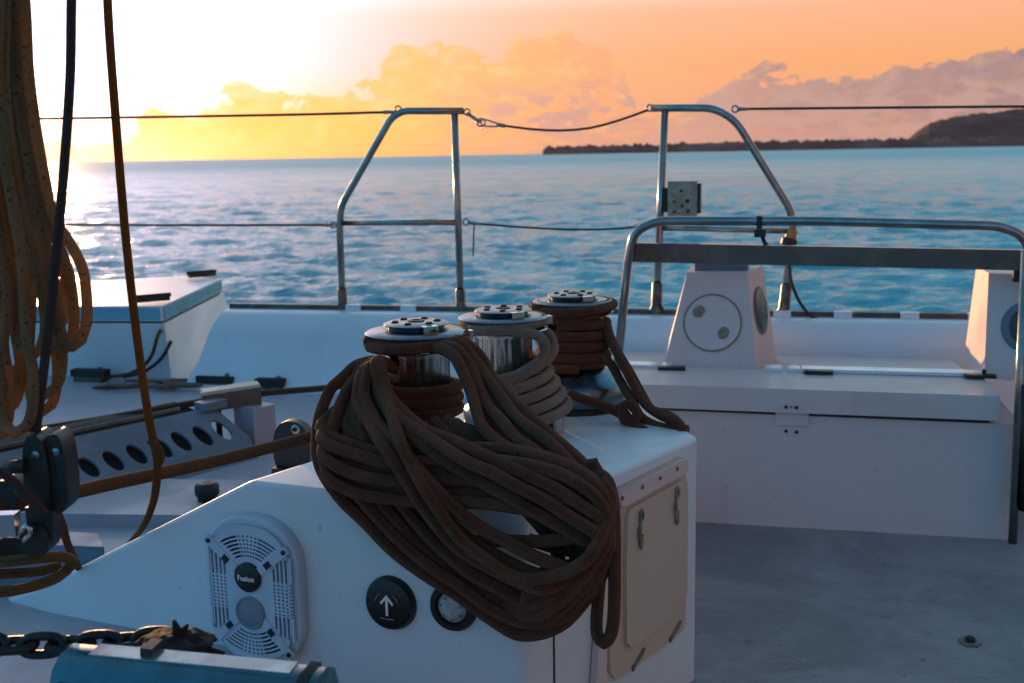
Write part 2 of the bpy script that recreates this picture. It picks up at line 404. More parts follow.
def text_mesh(s, size, ex, ey, o, ext=.0006):
    cu = bpy.data.curves.new('t', 'FONT'); cu.body = s; cu.size = size; cu.align_x = 'CENTER'; cu.align_y = 'CENTER'; cu.extrude = ext; cu.offset = size*.02
    t = bpy.data.objects.new('t', cu); COL.objects.link(t)
    me = bpy.data.meshes.new_from_object(t.evaluated_get(bpy.context.evaluated_depsgraph_get()))
    bpy.data.objects.remove(t); bpy.data.curves.remove(cu)
    ez = ex.cross(ey); me.transform(Matrix(((ex.x, ey.x, ez.x, o.x), (ex.y, ey.y, ez.y, o.y), (ex.z, ey.z, ez.z, o.z), (0, 0, 0, 1))))
    me.materials.clear(); return me
ZA = Vector((0, 0, 1))

# =================================================================== SEA
SEA = -1.45
def build_sea():
    na = 900; rs = [3.0]
    while rs[-1] < 420: rs.append(rs[-1]*1.0065)
    while rs[-1] < 9000: rs.append(rs[-1]*1.2)
    rs = np.array(rs); nr = len(rs)
    core = np.radians(np.linspace(-48, 48, na)); rest = np.radians(np.linspace(48, 312, 60)[1:-1])
    A = np.concatenate([core, rest]); nA = len(A)
    rr, aa = np.meshgrid(rs, A, indexing='ij'); X = rr*np.sin(aa); Y = rr*np.cos(aa); Z = np.zeros_like(X)
    rng = np.random.RandomState(3)
    for i in range(60):
        lam = 0.45*1.055**i; k = 2*np.pi/lam; th = rng.normal(math.radians(80), .42)
        amp = .0112*lam**.9*(1 if lam < 1.3 else (1.3/lam)**1.2)
        ph = rng.uniform(0, 6.28)
        fade = np.clip(1.5 - rr*0.0065*2.6/lam, 0, 1)
        c = np.cos(k*(X*np.cos(th)+Y*np.sin(th))+ph+.6*np.sin(k*.23*(X*np.sin(th)-Y*np.cos(th))+ph*3))
        Z += amp*fade*(np.abs(c)**.8*np.sign(c) if False else c+.25*np.cos(2*k*(X*np.cos(th)+Y*np.sin(th))+2*ph))
    # the bathymetry of wind patches is left to the shader
    Z += SEA; Z -= (rr/6.4e3)**2*0
    co = np.stack([X, Y, Z], -1).reshape(-1, 3)
    ii = np.arange(nr-1)[:, None]; jj = np.arange(nA)[None, :]; j2 = (jj+1) % nA
    q = np.stack([ii*nA+jj, ii*nA+j2, (ii+1)*nA+j2, (ii+1)*nA+jj], -1).reshape(-1, 4)[:, ::-1]
    cen = np.arange(nA)[::1]
    me = bpy.data.meshes.new('sea'); me.vertices.add(len(co)); me.vertices.foreach_set('co', co.ravel())
    nq = len(q); me.loops.add(nq*4+nA); me.polygons.add(nq+1)
    me.loops.foreach_set('vertex_index', np.concatenate([q.ravel(), cen]).astype(np.int32))
    me.polygons.foreach_set('loop_start', np.concatenate([np.arange(nq)*4, [nq*4]]).astype(np.int32))
    me.polygons.foreach_set('use_smooth', [True]*(nq+1)); me.update(); me.validate()
    m = bpy.data.materials.new('sea water'); m.use_nodes = True; t = m.node_tree; h = G(t); b = t.nodes['Principled BSDF']
    P = h.n('ShaderNodeNewGeometry').outputs['Position']
    Ps = h.scl(P, (.42, 1, 1)); n1 = h.noise(Ps, 4.6, 4, .65); n2 = h.noise(Ps, 1.1, 5, .62); n3 = h.noise(P, 7.0, 3, .6)
    ln = h.n('ShaderNodeVectorMath', operation='LENGTH'); h.put(ln.inputs[0], P)
    h.put(b.inputs['Roughness'], h.lin(ln.outputs['Value'], 35, 380, .12, .42)); b.inputs['IOR'].default_value = 1.33
    patch = h.noise(P, .035, 4, .6)
    h.put(b.inputs['Base Color'], h.mix(h.sm(patch, .35, .65), (.04, .37, .46), (.08, .52, .60)))
    h.put(b.inputs['Normal'], h.bump(n2, 1.0, .24, h.bump(n1, 1.0, .12, h.bump(n3, .8, .022))))
    return setp(obj('sea', me, m), kind='structure')
build_sea()
# sea air: one even box of thin haze round everything, the sky outside it
bm = bmesh.new(); Hs = 12000.
hexa(bm, [Vector((x, y, z)) for z in (SEA-4, 170.) for x, y in ((-Hs, -Hs), (Hs, -Hs), (Hs, Hs), (-Hs, Hs))])
hm = bpy.data.materials.new('sea haze'); hm.use_nodes = True; hm.node_tree.nodes.clear()
hv = hm.node_tree.nodes.new('ShaderNodeVolumePrincipled'); ho = hm.node_tree.nodes.new('ShaderNodeOutputMaterial')
hv.inputs['Color'].default_value = (.92, .80, .76, 1); hv.inputs['Density'].default_value = .000014; hv.inputs['Anisotropy'].default_value = .2
hm.node_tree.links.new(hv.outputs[0], ho.inputs['Volume'])
setp(obj('haze', bm_mesh(bm, smooth=False), hm), kind='stuff')

# =================================================================== FAR SHORE
def ridge(name, P, Y, depth, col, kind, rough=0.0, seed=1, **lab):
    """P: skyline as picture bearings (x, height px above the horizon) at distance Y"""
    rng = random.Random(seed); bm = bmesh.new(); cols = []
    N = 260; x0, x1 = P[0][0], P[-1][0]
    for i in range(N+1):
        x = x0+(x1-x0)*i/N
        for (a, ha), (b, hb) in zip(P, P[1:]):
            if a <= x <= b: hh = ha+(hb-ha)*(x-a)/(b-a); break
        hh = hh*(1+.0)+rough*(mnoise.noise(Vector((x*.11, seed, 0)))*1.0+mnoise.noise(Vector((x*.35, seed, 4)))*.9+mnoise.noise(Vector((x*.9, seed, 7)))*.5)
        H = max(hh, .3)/F*Y
        row = []
        for k, (dd, fz) in enumerate(((-.25, 0), (-.12, .55), (0, .93), (.10, 1.0), (.3, .9), (.7, .5), (1.0, 0))):
            jz = fz*H*(1+.06*mnoise.noise(Vector((x*.2, k*3.1, seed))))
            row.append(bm.verts.new(((x-512)/F*(Y+dd*depth)*.985, Y+dd*depth, SEA-2+(2 if fz == 0 else 0)*0+jz+2)))
        cols.append(row)
    for a, b in zip(cols, cols[1:]):
        for k in range(len(a)-1): bm.faces.new((a[k], b[k], b[k+1], a[k+1]))
    me = bm_mesh(bm, angle=180)
    m = mat(name+' cover', col, .9, 0, .45, .012, .8, .03, 6.0, spec=.1)
    return setp(obj(name, me, m), kind=kind)
hill = ridge('hill', [(860, 1), (900, 1.5), (908, 4), (914, 11), (922, 18), (932, 24), (950, 29), (975, 32.5), (1000, 35), (1024, 37.5), (1080, 42), (1180, 46), (1300, 30), (1400, 5)], 2900, 900, (.085, .058, .062), 'structure', .5, 4)
shore = ridge('far_shore_trees', [(546, 3), (552, 8), (600, 8), (660, 8.5), (720, 9), (800, 9.5), (850, 9.5), (905, 9.5), (960, 9), (1100, 9)], 2400, 160, (.21, .115, .11), 'stuff', 2.6, 9)  # base colour lightened to stand in for haze over the trees
shore['label'] = 'low dark line of trees along the far shore left of the hill'; shore['category'] = 'trees'

# =================================================================== DECK (the boat's moulded setting)
DZ = .23
def deck_mat():
    m = gelcoat('deck nonskid', (.34, .33, .37), .8, .55); t = m.node_tree; h = G(t); b = t.nodes['Principled BSDF']
    o = h.n('ShaderNodeTexCoord').outputs['Object']
    v = h.n('ShaderNodeTexVoronoi'); h.put(v.inputs['Vector'], o); v.inputs['Scale'].default_value = 160
    h.put(b.inputs['Normal'], h.bump(v.outputs[0], .35, .0015, h.bump(h.noise(o, 9, 4, .6), .3, .004)))
    big = h.noise(o, 2.2, 7, .7, dist=.6); fine = h.noise(h.scl(o, (1, 2.2, 1)), 14, 7, .72)
    c = h.mix(h.sm(big, .38, .62), (.22, .205, .20), (.31, .29, .285))
    c = h.mix(h.m('MULTIPLY', h.sm(fine, .56, .68), .5), c, (.10, .10, .10))
    c = h.mix(h.m('MULTIPLY', h.sm(h.noise(o, 38, 3, .6), .64, .72), .6), c, (.06, .06, .06))
    c = h.mix(h.m('MULTIPLY', h.sm(h.noise(h.scl(o, (3, 9, 1)), 5, 6, .7, dist=1.0), .56, .66), .45), c, (.36, .36, .37))
    c = h.mix(h.m('MULTIPLY', h.sm(h.noise(h.scl(o, (2, 7, 1)), 3.1, 7, .75, dist=2.0), .58, .68), .5), c, (.09, .09, .10))
    h.put(b.inputs['Base Color'], c)
    return m
M_DECK = deck_mat()
bm = bmesh.new()
prism(bm, [ST(-1.5, -2.2, 0), ST(4.2, -2.2, 0), ST(4.2, 4.5, 0), ST(-1.5, 4.5, 0)], -.25, 0)
setp(obj('cockpit_floor', bm_mesh(bm), M_DECK), kind='structure')
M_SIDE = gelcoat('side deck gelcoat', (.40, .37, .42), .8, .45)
bm = bmesh.new()
_k = AZ(522, 513, .62)+Vector((-.12, .12, 0)); _g = AZ(640, 401, .62)+Vector((-.1, -.1, 0)); _s = sof(_k); _b = sof(PT(600, 381, 3.79))
prism(bm, [ST(-9, -2.2, 0), ST(-1.2, -2.2, 0), ST(_s-.45, _k.dot(BY)+.18, 0), _k, _g, ST(_b, 3.84, 0), ST(_b, 4.86, 0), ST(-9, 4.86, 0)], -.3, DZ)
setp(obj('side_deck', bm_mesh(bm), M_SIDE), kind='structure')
# hull edge / coaming roll, swept along the boat
def sweep_prof(prof, s0, s1, n=2, sh=lambda z: 0):
    bm = bmesh.new(); rows = []
    for i in range(n+1):
        s = s0+(s1-s0)*i/n; rows.append([bm.verts.new(ST(s+(sh(z) if i == 0 else 0), t, z)) for t, z in prof])
    for a, b in zip(rows, rows[1:]):
        for k in range(len(a)): bm.faces.new((a[k], b[k], b[(k+1) % len(a)], a[(k+1) % len(a)]))
    bm.faces.new(rows[0]); bm.faces.new(rows[-1][::-1]); return bm
arc = lambda c, r, a0, a1, n=8: [(c[0]+r*math.cos(R(a0+(a1-a0)*i/n)), c[1]+r*math.sin(R(a0+(a1-a0)*i/n))) for i in range(n+1)]
prof = [(4.60, -.3), (4.60, DZ+.012)]+arc((4.60, DZ+.072), .06, 270, 350, 5)+[(4.70, .36)]+arc((4.83, .46), .12, 172, 92, 8)+[(5.06, .575), (5.13, .54), (5.16, .2), (5.10, -1.7), (4.60, -1.7)]
sL = sof(PT(233, 320, 4.9))
sB = sof(PT(182, 385, 4.62))
cm = bm_mesh(sweep_prof(prof, sB, 6.0, 30, lambda z: max(0, min(1, (z-DZ)/.33))*(sL-sB)), angle=50)
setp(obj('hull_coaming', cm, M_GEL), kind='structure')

# =================================================================== DECK FITTINGS (port side)
# ledge with a groove in front of the tray
bm = bmesh.new()
lp = [AZ(-60, 512, .27), AZ(330, 517, .27), AZ(330, 482, .27), AZ(-60, 474, .27)]
prism(bm, lp, DZ-.01, .27); bevel(bm, .012, 3)
setp(obj('deck_step', bm_mesh(bm), M_SIDE), kind='structure')

# ---- holed control-line tray
a0 = AZ(163, 482, DZ+.004); a1 = AZ(256, 457, DZ+.004); td = (a1-a0); td.z = 0; td.normalize()
tn = Vector((-td.y, td.x, 0))
L0 = a0-td*.95; L1 = a1
tray = thing('line_tray', (a0.x, a0.y, DZ), 'grey moulded tray with a row of oval holes on the deck left of the winches', 'line tray')
slope = Vector((tn.x*.8, tn.y*.8, .75)).normalized(); hgt = .19
Lt = (L1-L0).length
def tray_uv(px, py):
    n = td.cross(slope); d = ray(px, py); p = CAM+d*((L0-CAM).dot(n)/d.dot(n)); v = p-L0
    return v.dot(td), v.dot(slope)
hol = []
for px, py in ((62, 475.5), (88.5, 468), (113, 461.5), (136.5, 455), (161.6, 448.5), (181, 442), (202.5, 436.5), (221.5, 430.7)):
    u, v = tray_uv(px, py); qu, qv = tray_uv(px+9, py+8.5)
    ra = math.atan2(qv-v, qu-u); hol.append(ell(u, v, math.hypot(qu-u, qv-v)*1.05, .026, ra))
vt = tray_uv(150, 421)[1]; ue = tray_uv(208, 411)[0]
outl = [(0, -.02), (Lt, -.02), (Lt+.02, vt*.35), (ue+.03, vt*.97), (ue-.03, vt), (0, vt)]
obj('face', plate(outl, hol, .012, td, slope, L0+td.cross(slope)*-.0, .003), M_GREY, tray)
bm = bmesh.new(); k = td.cross(slope)
prof3 = [L0-k*.03+slope*-.02, L0-k*.03+slope*vt, L0+tn*(vt*.9+.16)+ZA*(slope.z*vt), L0+tn*(vt*.9+.16)]
extr(bm, [p+td*.0 for p in prof3], td*(ue)); bevel(bm, .008, 2)
obj('body', bm_mesh(bm), M_DARK, tray)
pe = L0+slope*vt+tn*.02
obj('top_rail', tmesh([[pe-td*.1+ZA*.012, pe+td*(ue-.1)+ZA*.012]], .011, 8), M_ALU, tray)
endp = AZ(254, 442, DZ+.0)
obj('end_block', box_mesh(AZ(263, 446, DZ)+ZA*.075+tn*.04, .10, .12, .16, td, tn, ZA, .014, 3), M_SIDE, tray)
p = L0+slope*vt+td*(ue+.02)+ZA*.012
obj('lug', box_mesh(p, .10, .06, .03, td, tn, ZA, .008), M_GREY, tray)

# ---- locker with hatch lid at the far left
zt = .60
Bf = [AZ(-80, 374, DZ), AZ(168, 378, DZ)]
c0 = AZ(-80, 306, zt); c1 = AZ(162, 306, zt); c2 = AZ(221, 279, zt); c3 = AZ(187, 275.5, zt); c4 = AZ(92, 281, zt); c5 = AZ(-80, 292, zt)
lock = thing('deck_locker', (c1.x, c1.y, DZ), 'white moulded deck locker with pale blue edged hatch lid at the far left', 'locker')
ctr = sum((c0, c1, c2, c3, c4, c5), Vector())/6
def sc2(p, k, z): q = ctr+(p-ctr)*k; return Vector((q.x, q.y, z))
bm = bmesh.new()
low = [AZ(-80, 372, DZ), AZ(172, 378, DZ), AZ(244, 333, DZ+.1), AZ(225, 300, DZ+.16)+Vector((0, .35, 0)), sc2(c4, 1.05, DZ), sc2(c5, 1.05, DZ)]
lowv = [Vector((p.x, p.y, DZ-.05)) for p in low]
midv = [Vector((p.x, p.y, zt-.085)) for p in (sc2(c0, 1.0, 0), sc2(c1, 1.012, 0), sc2(c2, 1.015, 0), sc2(c3, 1.01, 0), sc2(c4, 1.01, 0), sc2(c5, 1.01, 0))]
vb = [bm.verts.new(q) for q in lowv]; vm_ = [bm.verts.new(q) for q in midv]
for i in range(6): bm.faces.new((vb[i], vb[(i+1) % 6], vm_[(i+1) % 6], vm_[i]))
bm.faces.new(vb[::-1]); bm.faces.new(vm_); bevel(bm, .03, 4, 25)
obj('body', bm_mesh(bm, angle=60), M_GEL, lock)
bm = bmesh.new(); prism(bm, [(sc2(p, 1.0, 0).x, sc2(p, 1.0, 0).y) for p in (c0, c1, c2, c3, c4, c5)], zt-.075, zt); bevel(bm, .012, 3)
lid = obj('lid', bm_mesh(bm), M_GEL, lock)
def edge_strip(a, b, z0, z1, out=.004):
    d = (b-a); d.z = 0; L = d.length; d.normalize(); nn = Vector((d.y, -d.x, 0)); c = (a+b)/2; c = Vector((c.x, c.y, (z0+z1)/2))+nn*out
    return box_mesh(c, L-.03, .006, z1-z0, d, nn, ZA, .002)
o = obj('edge_band', edge_strip(c0, c1, zt-.068, zt-.008), M_LIDBLUE, lid); o.location = (0, 0, 0)
o = obj('edge_band', edge_strip(c1, c2, zt-.068, zt-.008), M_LIDBLUE, lid); o.location = (0, 0, 0)
bm = bmesh.new(); prism(bm, [(sc2(p, .992, 0).x, sc2(p, .992, 0).y) for p in (c0, c1, c2, c3, c4, c5)], zt-.094, zt-.076)
obj('seal', bm_mesh(bm), M_DARK, lock)
a = Vector((low[0].x, low[0].y, .30)); b_ = Vector((low[1].x, low[1].y, .30))
def latch(px, py, rot_to, lab):
    t_ = AZ(px, py, zt+.0)
    d = (AZ(rot_to[0], rot_to[1], zt)-t_); d.z = 0; d.normalize(); nn = Vector((-d.y, d.x, 0))
    l = obj('latch', box_mesh(t_+ZA*.022, .16, .045, .026, d, nn, ZA, .006), M_BLACK, lock)
    q = obj('hinge_pin', tmesh([[t_-d*.09+ZA*.036, t_+d*.09+ZA*.036]], .010, 8), M_DARK, l); q.location = (0, 0, 0)
latch(153, 303, (165, 302), ''); latch(202, 278, (214, 277), '')
# thin dark seam low on the locker front
obj('seam', tmesh([[AZ(-80, 358, .288), AZ(165, 363.5, .288)+Vector((0, .02, 0))]], .005, 6, smooth=False), M_DARK, lock)
# lanyard hanging from the lid edge to the deck
l1 = [AZ(176, 305, .56), AZ(172, 318, .50), AZ(165, 333, .46), AZ(160, 350, .38), AZ(150, 362, .30), AZ(138, 369, .27), AZ(120, 372, .25), AZ(108, 376, .245)]
l1 = [p-Vector((0, .12, 0)) for p in l1]
setp(obj('lanyard', tmesh([l1], .009, 8), M_RGOLD), 'thin frayed lanyard hanging from the locker lid edge down to the deck', 'lanyard')
l2 = [AZ(186, 333, .42), AZ(176, 350, .34), AZ(160, 362, .29), AZ(140, 367, .27)]
l2 = [p-Vector((0, .25, 0)) for p in l2]
setp(obj('cord', tmesh([l2], .009, 8), M_DARK), 'short black cord lying against the right side of the locker', 'cord')
# tangled light line on deck
rng = random.Random(5)
def deckline(cx, w, cy, n, z=DZ):
    P = []
    for i in range(n):
        a = i*2.3
        P.append(AZ(cx+w*(rng.random()-.5)*2*abs(math.sin(a*.7)+.3), cy+rng.uniform(-3.5, 3.5), z+.008+rng.random()*.03))
    return P
setp(obj('thin_line', tmesh([deckline(170, 28, 383, 16), deckline(130, 60, 384, 12)], .007, 8), M_RBEIGE), 'loose tangle of thin pale line on deck in front of the locker', 'rope')
def cleat(px, py, w, lab):
    p = AZ(px, py, DZ); c = thing('deck_cleat', p, lab, 'cleat', 'low cleats along the side deck')
    obj('base', box_mesh(p+ZA*.012, w*.8, .06, .026, bw=.006), M_ALU, c)
    obj('horn', box_mesh(p+ZA*.042, w, .05, .035, bw=.012, seg=3), M_DARK, c)
    obj('bolt', lmesh([(.012, 0), (.012, .012), (.004, .016)], p+ZA*.058+BX*w*.3, 12), M_STEEL, c)
cleat(91, 381, .19, 'weathered cleat holding thin line in front of the locker')
cleat(217, 388, .19, 'dark low cleat lying under the locker corner behind the line tray')
cleat(271, 391, .14, 'small dark cleat at the foot of the coaming right of the line tray')

# =================================================================== TOE RAIL
TT = 4.93
def tz(px, py): return PT(px, py, TT)
p0 = tz(232, 312); p1 = tz(985, 325); rz = .595
rail = thing('toe_rail', ST(sof(p0), TT, .57), 'dark metal toe rail running along the hull edge', 'toe rail')
s0, s1 = sof(p0), 6.0
bm = bmesh.new()
hexa(bm, [ST(s0, TT-.03, .566), ST(s1, TT-.03, .566), ST(s1, TT+.03, .566), ST(s0, TT+.03, .566), ST(s0, TT-.022, .60), ST(s1, TT-.022, .60), ST(s1, TT+.022, .60), ST(s0, TT+.022, .60)]); bevel(bm, .006, 2)
obj('rail', bm_mesh(bm), M_ALU, rail)
pads = [353, 408, 533, 580, 703, 782, 843, 910, 978]
for px in pads:
    q = PT(px, 318, TT-.045)
    obj('pad', box_mesh(ST(sof(q), TT-.032, .585), .075, .02, .042, bw=.006), M_SILVER, rail)

# =================================================================== PUSHPIT FRAMES
def at_px(L, t=TT): return [PT(x, y, t) for x, y in L]
fr = thing('guard_rail_frame', PT(400, 314, TT), 'stainless guard rail frame with sloping left side and middle bar, behind the left winches', 'guard rail', 'stainless guard rail frames')
zb = .575
def down(p): return Vector((p.x, p.y, zb))
A = at_px([(343, 314), (339.5, 226), (341, 206), (391, 118), (403, 111), (463, 111)])
A[0] = Vector((A[0].x, A[0].y, zb))
obj('bent_tube', tmesh([fillet(A, .12)], .0165, 14, smooth=False), M_STEEL, fr)
B_ = at_px([(454.5, 111), (461, 314)]); B_[1] = Vector((B_[1].x, B_[1].y, zb))
obj('upright', tmesh([B_], .0165, 14, smooth=False), M_STEEL, fr)
obj('middle_bar', tmesh([at_px([(340, 223), (458, 222.5)])], .0135, 12, smooth=False), M_STEEL, fr)
for px, q in ((343, A), (461, B_[::-1])):
    b0 = q[0]; d = (q[1]-q[0]).normalized()
    s_ = obj('base_socket', lmesh([(.030, -.005), (.030, .02), (.023, .035), (.022, .10), (.019, .105)], b0, 20, d), M_DSTEEL, fr)
def eye(p, r=.014): return tmesh([[p+Vector((math.cos(a)*r, 0, math.sin(a)*r)) for a in [i*math.pi/4 for i in range(8)]]], .004, 6, closed=True)
obj('wire_eye', eye(PT(467, 112, TT)), M_STEEL, fr); obj('wire_eye', eye(PT(398, 109, TT)), M_STEEL, fr)
obj('wire_eye', eye(PT(333, 225, TT)), M_STEEL, fr); obj('wire_eye', eye(PT(466, 222, TT)), M_STEEL, fr)
fr2 = thing('guard_rail_frame', PT(720, 320, TT), 'stainless guard rail frame with sloping right side and instrument plate, behind the seat', 'guard rail', 'stainless guard rail frames')
A = at_px([(651, 108), (714, 108), (736, 121), (790, 209), (793, 226), (783, 322)]); A[-1].z = zb
obj('bent_tube', tmesh([fillet(A, .12)], .0165, 14, smooth=False), M_STEEL, fr2)
B_ = at_px([(665, 108), (656, 320)]); B_[1].z = zb
obj('upright', tmesh([B_], .0165, 14, smooth=False), M_STEEL, fr2)
obj('middle_bar', tmesh([at_px([(660, 228), (792, 231)])], .0125, 12, smooth=False), M_STEEL, fr2)
for q in (A[::-1], B_[::-1]):
    d = (q[1]-q[0]).normalized()
    obj('base_socket', lmesh([(.032, -.005), (.032, .02), (.024, .04), (.023, .14), (.019, .146)], q[0], 20, d), M_DSTEEL, fr2)
obj('wire_eye', eye(PT(735, 109, TT)), M_STEEL, fr2); obj('wire_eye', eye(PT(650, 108, TT)), M_STEEL, fr2)
d = (PT(790, 229, TT)-PT(787, 241, TT)).normalized()
obj('amber_collar', lmesh([(.022, 0), (.024, .01), (.024, .05), (.022, .06)], PT(789, 243, TT), 20, d), M_ORANGE, fr2)
obj('black_clamp', lmesh([(.028, 0), (.034, .006), (.034, .03), (.028, .036)], PT(788, 246, TT), 20, d), M_BLACK, fr2)
# instrument plate box
q0 = PT(668, 181.5, TT-.03); q1 = PT(697, 216, TT-.03); c = (q0+q1)/2
ib = thing('instrument_box', c, 'square beige instrument box clamped to the right guard rail upright', 'instrument')
w = sof(q1)-sof(q0); hh = q0.z-q1.z
obj('plate', box_mesh(c, w, .02, hh, bw=.003), M_BEIGE, ib)
obj('housing', box_mesh(c+BY*.055+BX*.016, w*.95, .09, hh*.86, bw=.012, seg=3), M_BLACK, ib)
for px, py, r_ in ((681, 191, .006), (687.5, 201, .009), (674, 201.5, .005), (682, 206, .007), (688, 211, .008), (674, 212, .006)):
    q = PT(px, py, TT-.042); obj('screw', lmesh([(r_, 0), (r_, .004), (r_*.6, .006)], q+BY*.003, 12, -BY), M_DARK, ib)
q = PT(680, 211.5, TT-.042); obj('screw', lmesh([(.008, 0), (.008, .004), (.004, .008)], q, 12, -BY), M_CHROME, ib)
obj('bracket', box_mesh(PT(666, 200, TT-.01), .03, .035, hh*.7, bw=.004), M_DARK, ib)

# =================================================================== LIFELINES
def wire(name, L, lab, r=.005, extra=()):
    P = [PT(x, y, TT) for x, y in L]
    return setp(obj(name, tmesh([P]+[[PT(x, y, TT) for x, y in e] for e in extra], r, 8, step=.05), M_WIRE), lab, 'lifeline', 'wire lifelines between the guard rails')
wire('lifeline', [(-400, 122), (-100, 120.5), (120, 117.5), (300, 114.5), (392, 112)], 'upper lifeline wire running left from the left guard rail frame', .0062)
wire('lifeline', [(-400, 219), (-100, 223), (120, 225), (330, 225)], 'lower lifeline wire running left from the left guard rail frame', .0055)
wire('lifeline', [(499, 125), (530, 129), (560, 130.5), (590, 128), (620, 120), (648, 110)], 'slack upper lifeline sagging between the two guard rail frames', .0055)
wire('lifeline', [(470, 223), (520, 227), (570, 229.5), (610, 229), (656, 225)], 'lower lifeline sagging between the two guard rail frames', .005)
wire('lifeline', [(738, 109), (900, 107.5), (1024, 106.5), (1500, 104)], 'upper lifeline wire running right from the right guard rail frame', .0055)
# pelican hook and rings
pk = thing('pelican_hook', PT(485, 121, TT), 'small steel pelican hook joining the slack upper lifeline to the left frame', 'shackle')
obj('link', tmesh([[PT(467, 113, TT), PT(474, 118, TT), PT(480, 122, TT)]], .008, 8), M_STEEL, pk)
obj('ring', tmesh([[PT(481+4*math.cos(a), 122.5+4*math.sin(a), TT) for a in [i*math.pi/4 for i in range(8)]]], .004, 8, closed=True), M_STEEL, pk)
obj('hook', tmesh([[PT(482, 119.5, TT), PT(496, 123, TT), PT(500, 125, TT), PT(496, 126.5, TT), PT(482, 125, TT)]], .0038, 8, closed=True), M_STEEL, pk)
obj('swage', tmesh([[PT(497, 124.5, TT), PT(505, 126, TT)]], .009, 8), M_STEEL, pk)
obj('pin', tmesh([[PT(482, 126, TT), PT(481.5, 130, TT)]], .0025, 6), M_STEEL, pk)
for L, lab in (([(384, 112.2), (396, 112)], 'tapered swage end of the upper lifeline left of the left frame'), ([(325, 225), (334, 225)], 'tapered swage end of the lower lifeline left of the left frame'),
               ([(468, 222.6), (480, 224)], 'tapered swage end of the lower lifeline right of the left frame'), ([(737, 109.2), (748, 109)], 'tapered swage end of the upper lifeline right of the right frame')):
    setp(obj('wire_terminal', tmesh([[PT(x, y, TT) for x, y in L]], lambda t: .010-.004*t, 8), M_STEEL), lab, 'wire terminal', 'swage ends of the lifelines')
setp(obj('drop_cord', tmesh([[PT(474, 224, TT), PT(473.5, 240, TT), PT(473, 256, TT)]], .004, 6), M_CABLE), 'short dark cord dangling from the lower lifeline beside the left frame', 'cord')
setp(obj('drop_cord', tmesh([[PT(655, 294, TT-.02), PT(661, 306, TT-.02), PT(667, 317, TT-.02)]], .005, 6), M_CABLE), 'short dark cord tied at the foot of the right frame upright', 'cord')

# =================================================================== BENCH LOCKER
TF = 3.79
zT = .50
fl = PT(697, 522, TF); fr_ = PT(1016, 540, TF)
sR = sof(fr_); sLb = sof(PT(600, 381, TF))-.12
bench = thing('bench_locker', ST((sLb+sR)/2, TF, 0), 'long white moulded bench locker with hinged lid across the cockpit floor', 'bench locker')
TB = 4.66
bm = bmesh.new()
hexa(bm, [ST(sLb, TF, 0), ST(sR, TF, 0), ST(sR, TB, 0), ST(sLb, TB, 0), ST(sLb, TF+.0, .405), ST(sR, TF+.0, .395), ST(sR, TB, .395), ST(sLb, TB, .405)]); bevel(bm, .018, 4)
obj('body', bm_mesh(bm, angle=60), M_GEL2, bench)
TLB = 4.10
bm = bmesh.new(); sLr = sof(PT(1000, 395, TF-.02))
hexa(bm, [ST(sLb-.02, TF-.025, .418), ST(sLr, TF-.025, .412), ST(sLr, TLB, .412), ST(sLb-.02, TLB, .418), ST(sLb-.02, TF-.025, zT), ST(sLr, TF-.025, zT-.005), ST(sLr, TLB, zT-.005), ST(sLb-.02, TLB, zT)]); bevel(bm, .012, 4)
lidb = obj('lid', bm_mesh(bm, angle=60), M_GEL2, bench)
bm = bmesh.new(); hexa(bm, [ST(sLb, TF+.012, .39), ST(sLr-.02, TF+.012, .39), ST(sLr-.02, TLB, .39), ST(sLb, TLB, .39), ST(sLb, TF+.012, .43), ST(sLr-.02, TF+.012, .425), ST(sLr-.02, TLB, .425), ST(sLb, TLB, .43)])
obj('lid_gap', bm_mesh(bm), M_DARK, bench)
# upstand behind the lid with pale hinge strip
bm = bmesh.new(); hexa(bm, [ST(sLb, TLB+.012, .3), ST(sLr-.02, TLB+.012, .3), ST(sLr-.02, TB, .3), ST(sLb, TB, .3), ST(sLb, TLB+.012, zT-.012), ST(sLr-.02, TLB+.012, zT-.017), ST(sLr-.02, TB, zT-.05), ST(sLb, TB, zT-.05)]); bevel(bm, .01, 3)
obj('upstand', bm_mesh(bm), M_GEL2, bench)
def on_lid(px, py): return AZ(px, py, zT+.003)
for xa, xb in ((628, 658), (663, 672), (765, 782), (788, 800), (802, 985)):
    a = on_lid(xa, 363+(xa-628)*.038); b_ = on_lid(xb, 363+(xb-628)*.038)
    ln = sof(b_)-sof(a)
    obj('hinge_strip', box_mesh(ST((sof(a)+sof(b_))/2, TLB-.002, zT+.004), ln, .07, .012, bw=.003), M_SILVER, bench)
for px in (671, 818, 974):
    a = on_lid(px, 370); obj('hinge', box_mesh(ST(sof(a), TLB-.06, zT+.006), .10, .035, .012, bw=.003), M_BLACK, bench)
obj('corner_stud', lmesh([(.008, 0), (.009, .02), (.004, .026)], ST(sof(on_lid(986, 377)), TLB-.03, zT), 12), M_BLACK, bench)
for px, py in ((786, 407), (791, 407), (796.5, 407.5), (786, 431), (796.5, 432)):
    q = PT(px, py, TF-.028 if py < 415 else TF-.003)
    big = px != 791
    obj('screw', lmesh([(.006 if big else .003, 0), (.006 if big else .003, .003), (.003, .004)], q, 12, -BY), M_BLACK, bench)
q = PT(792, 419, TF-.002); obj('finger_recess', box_mesh(ST(sof(q), TF-.0015, .392), .11, .012, .05, bw=.004), M_GEL2, bench)

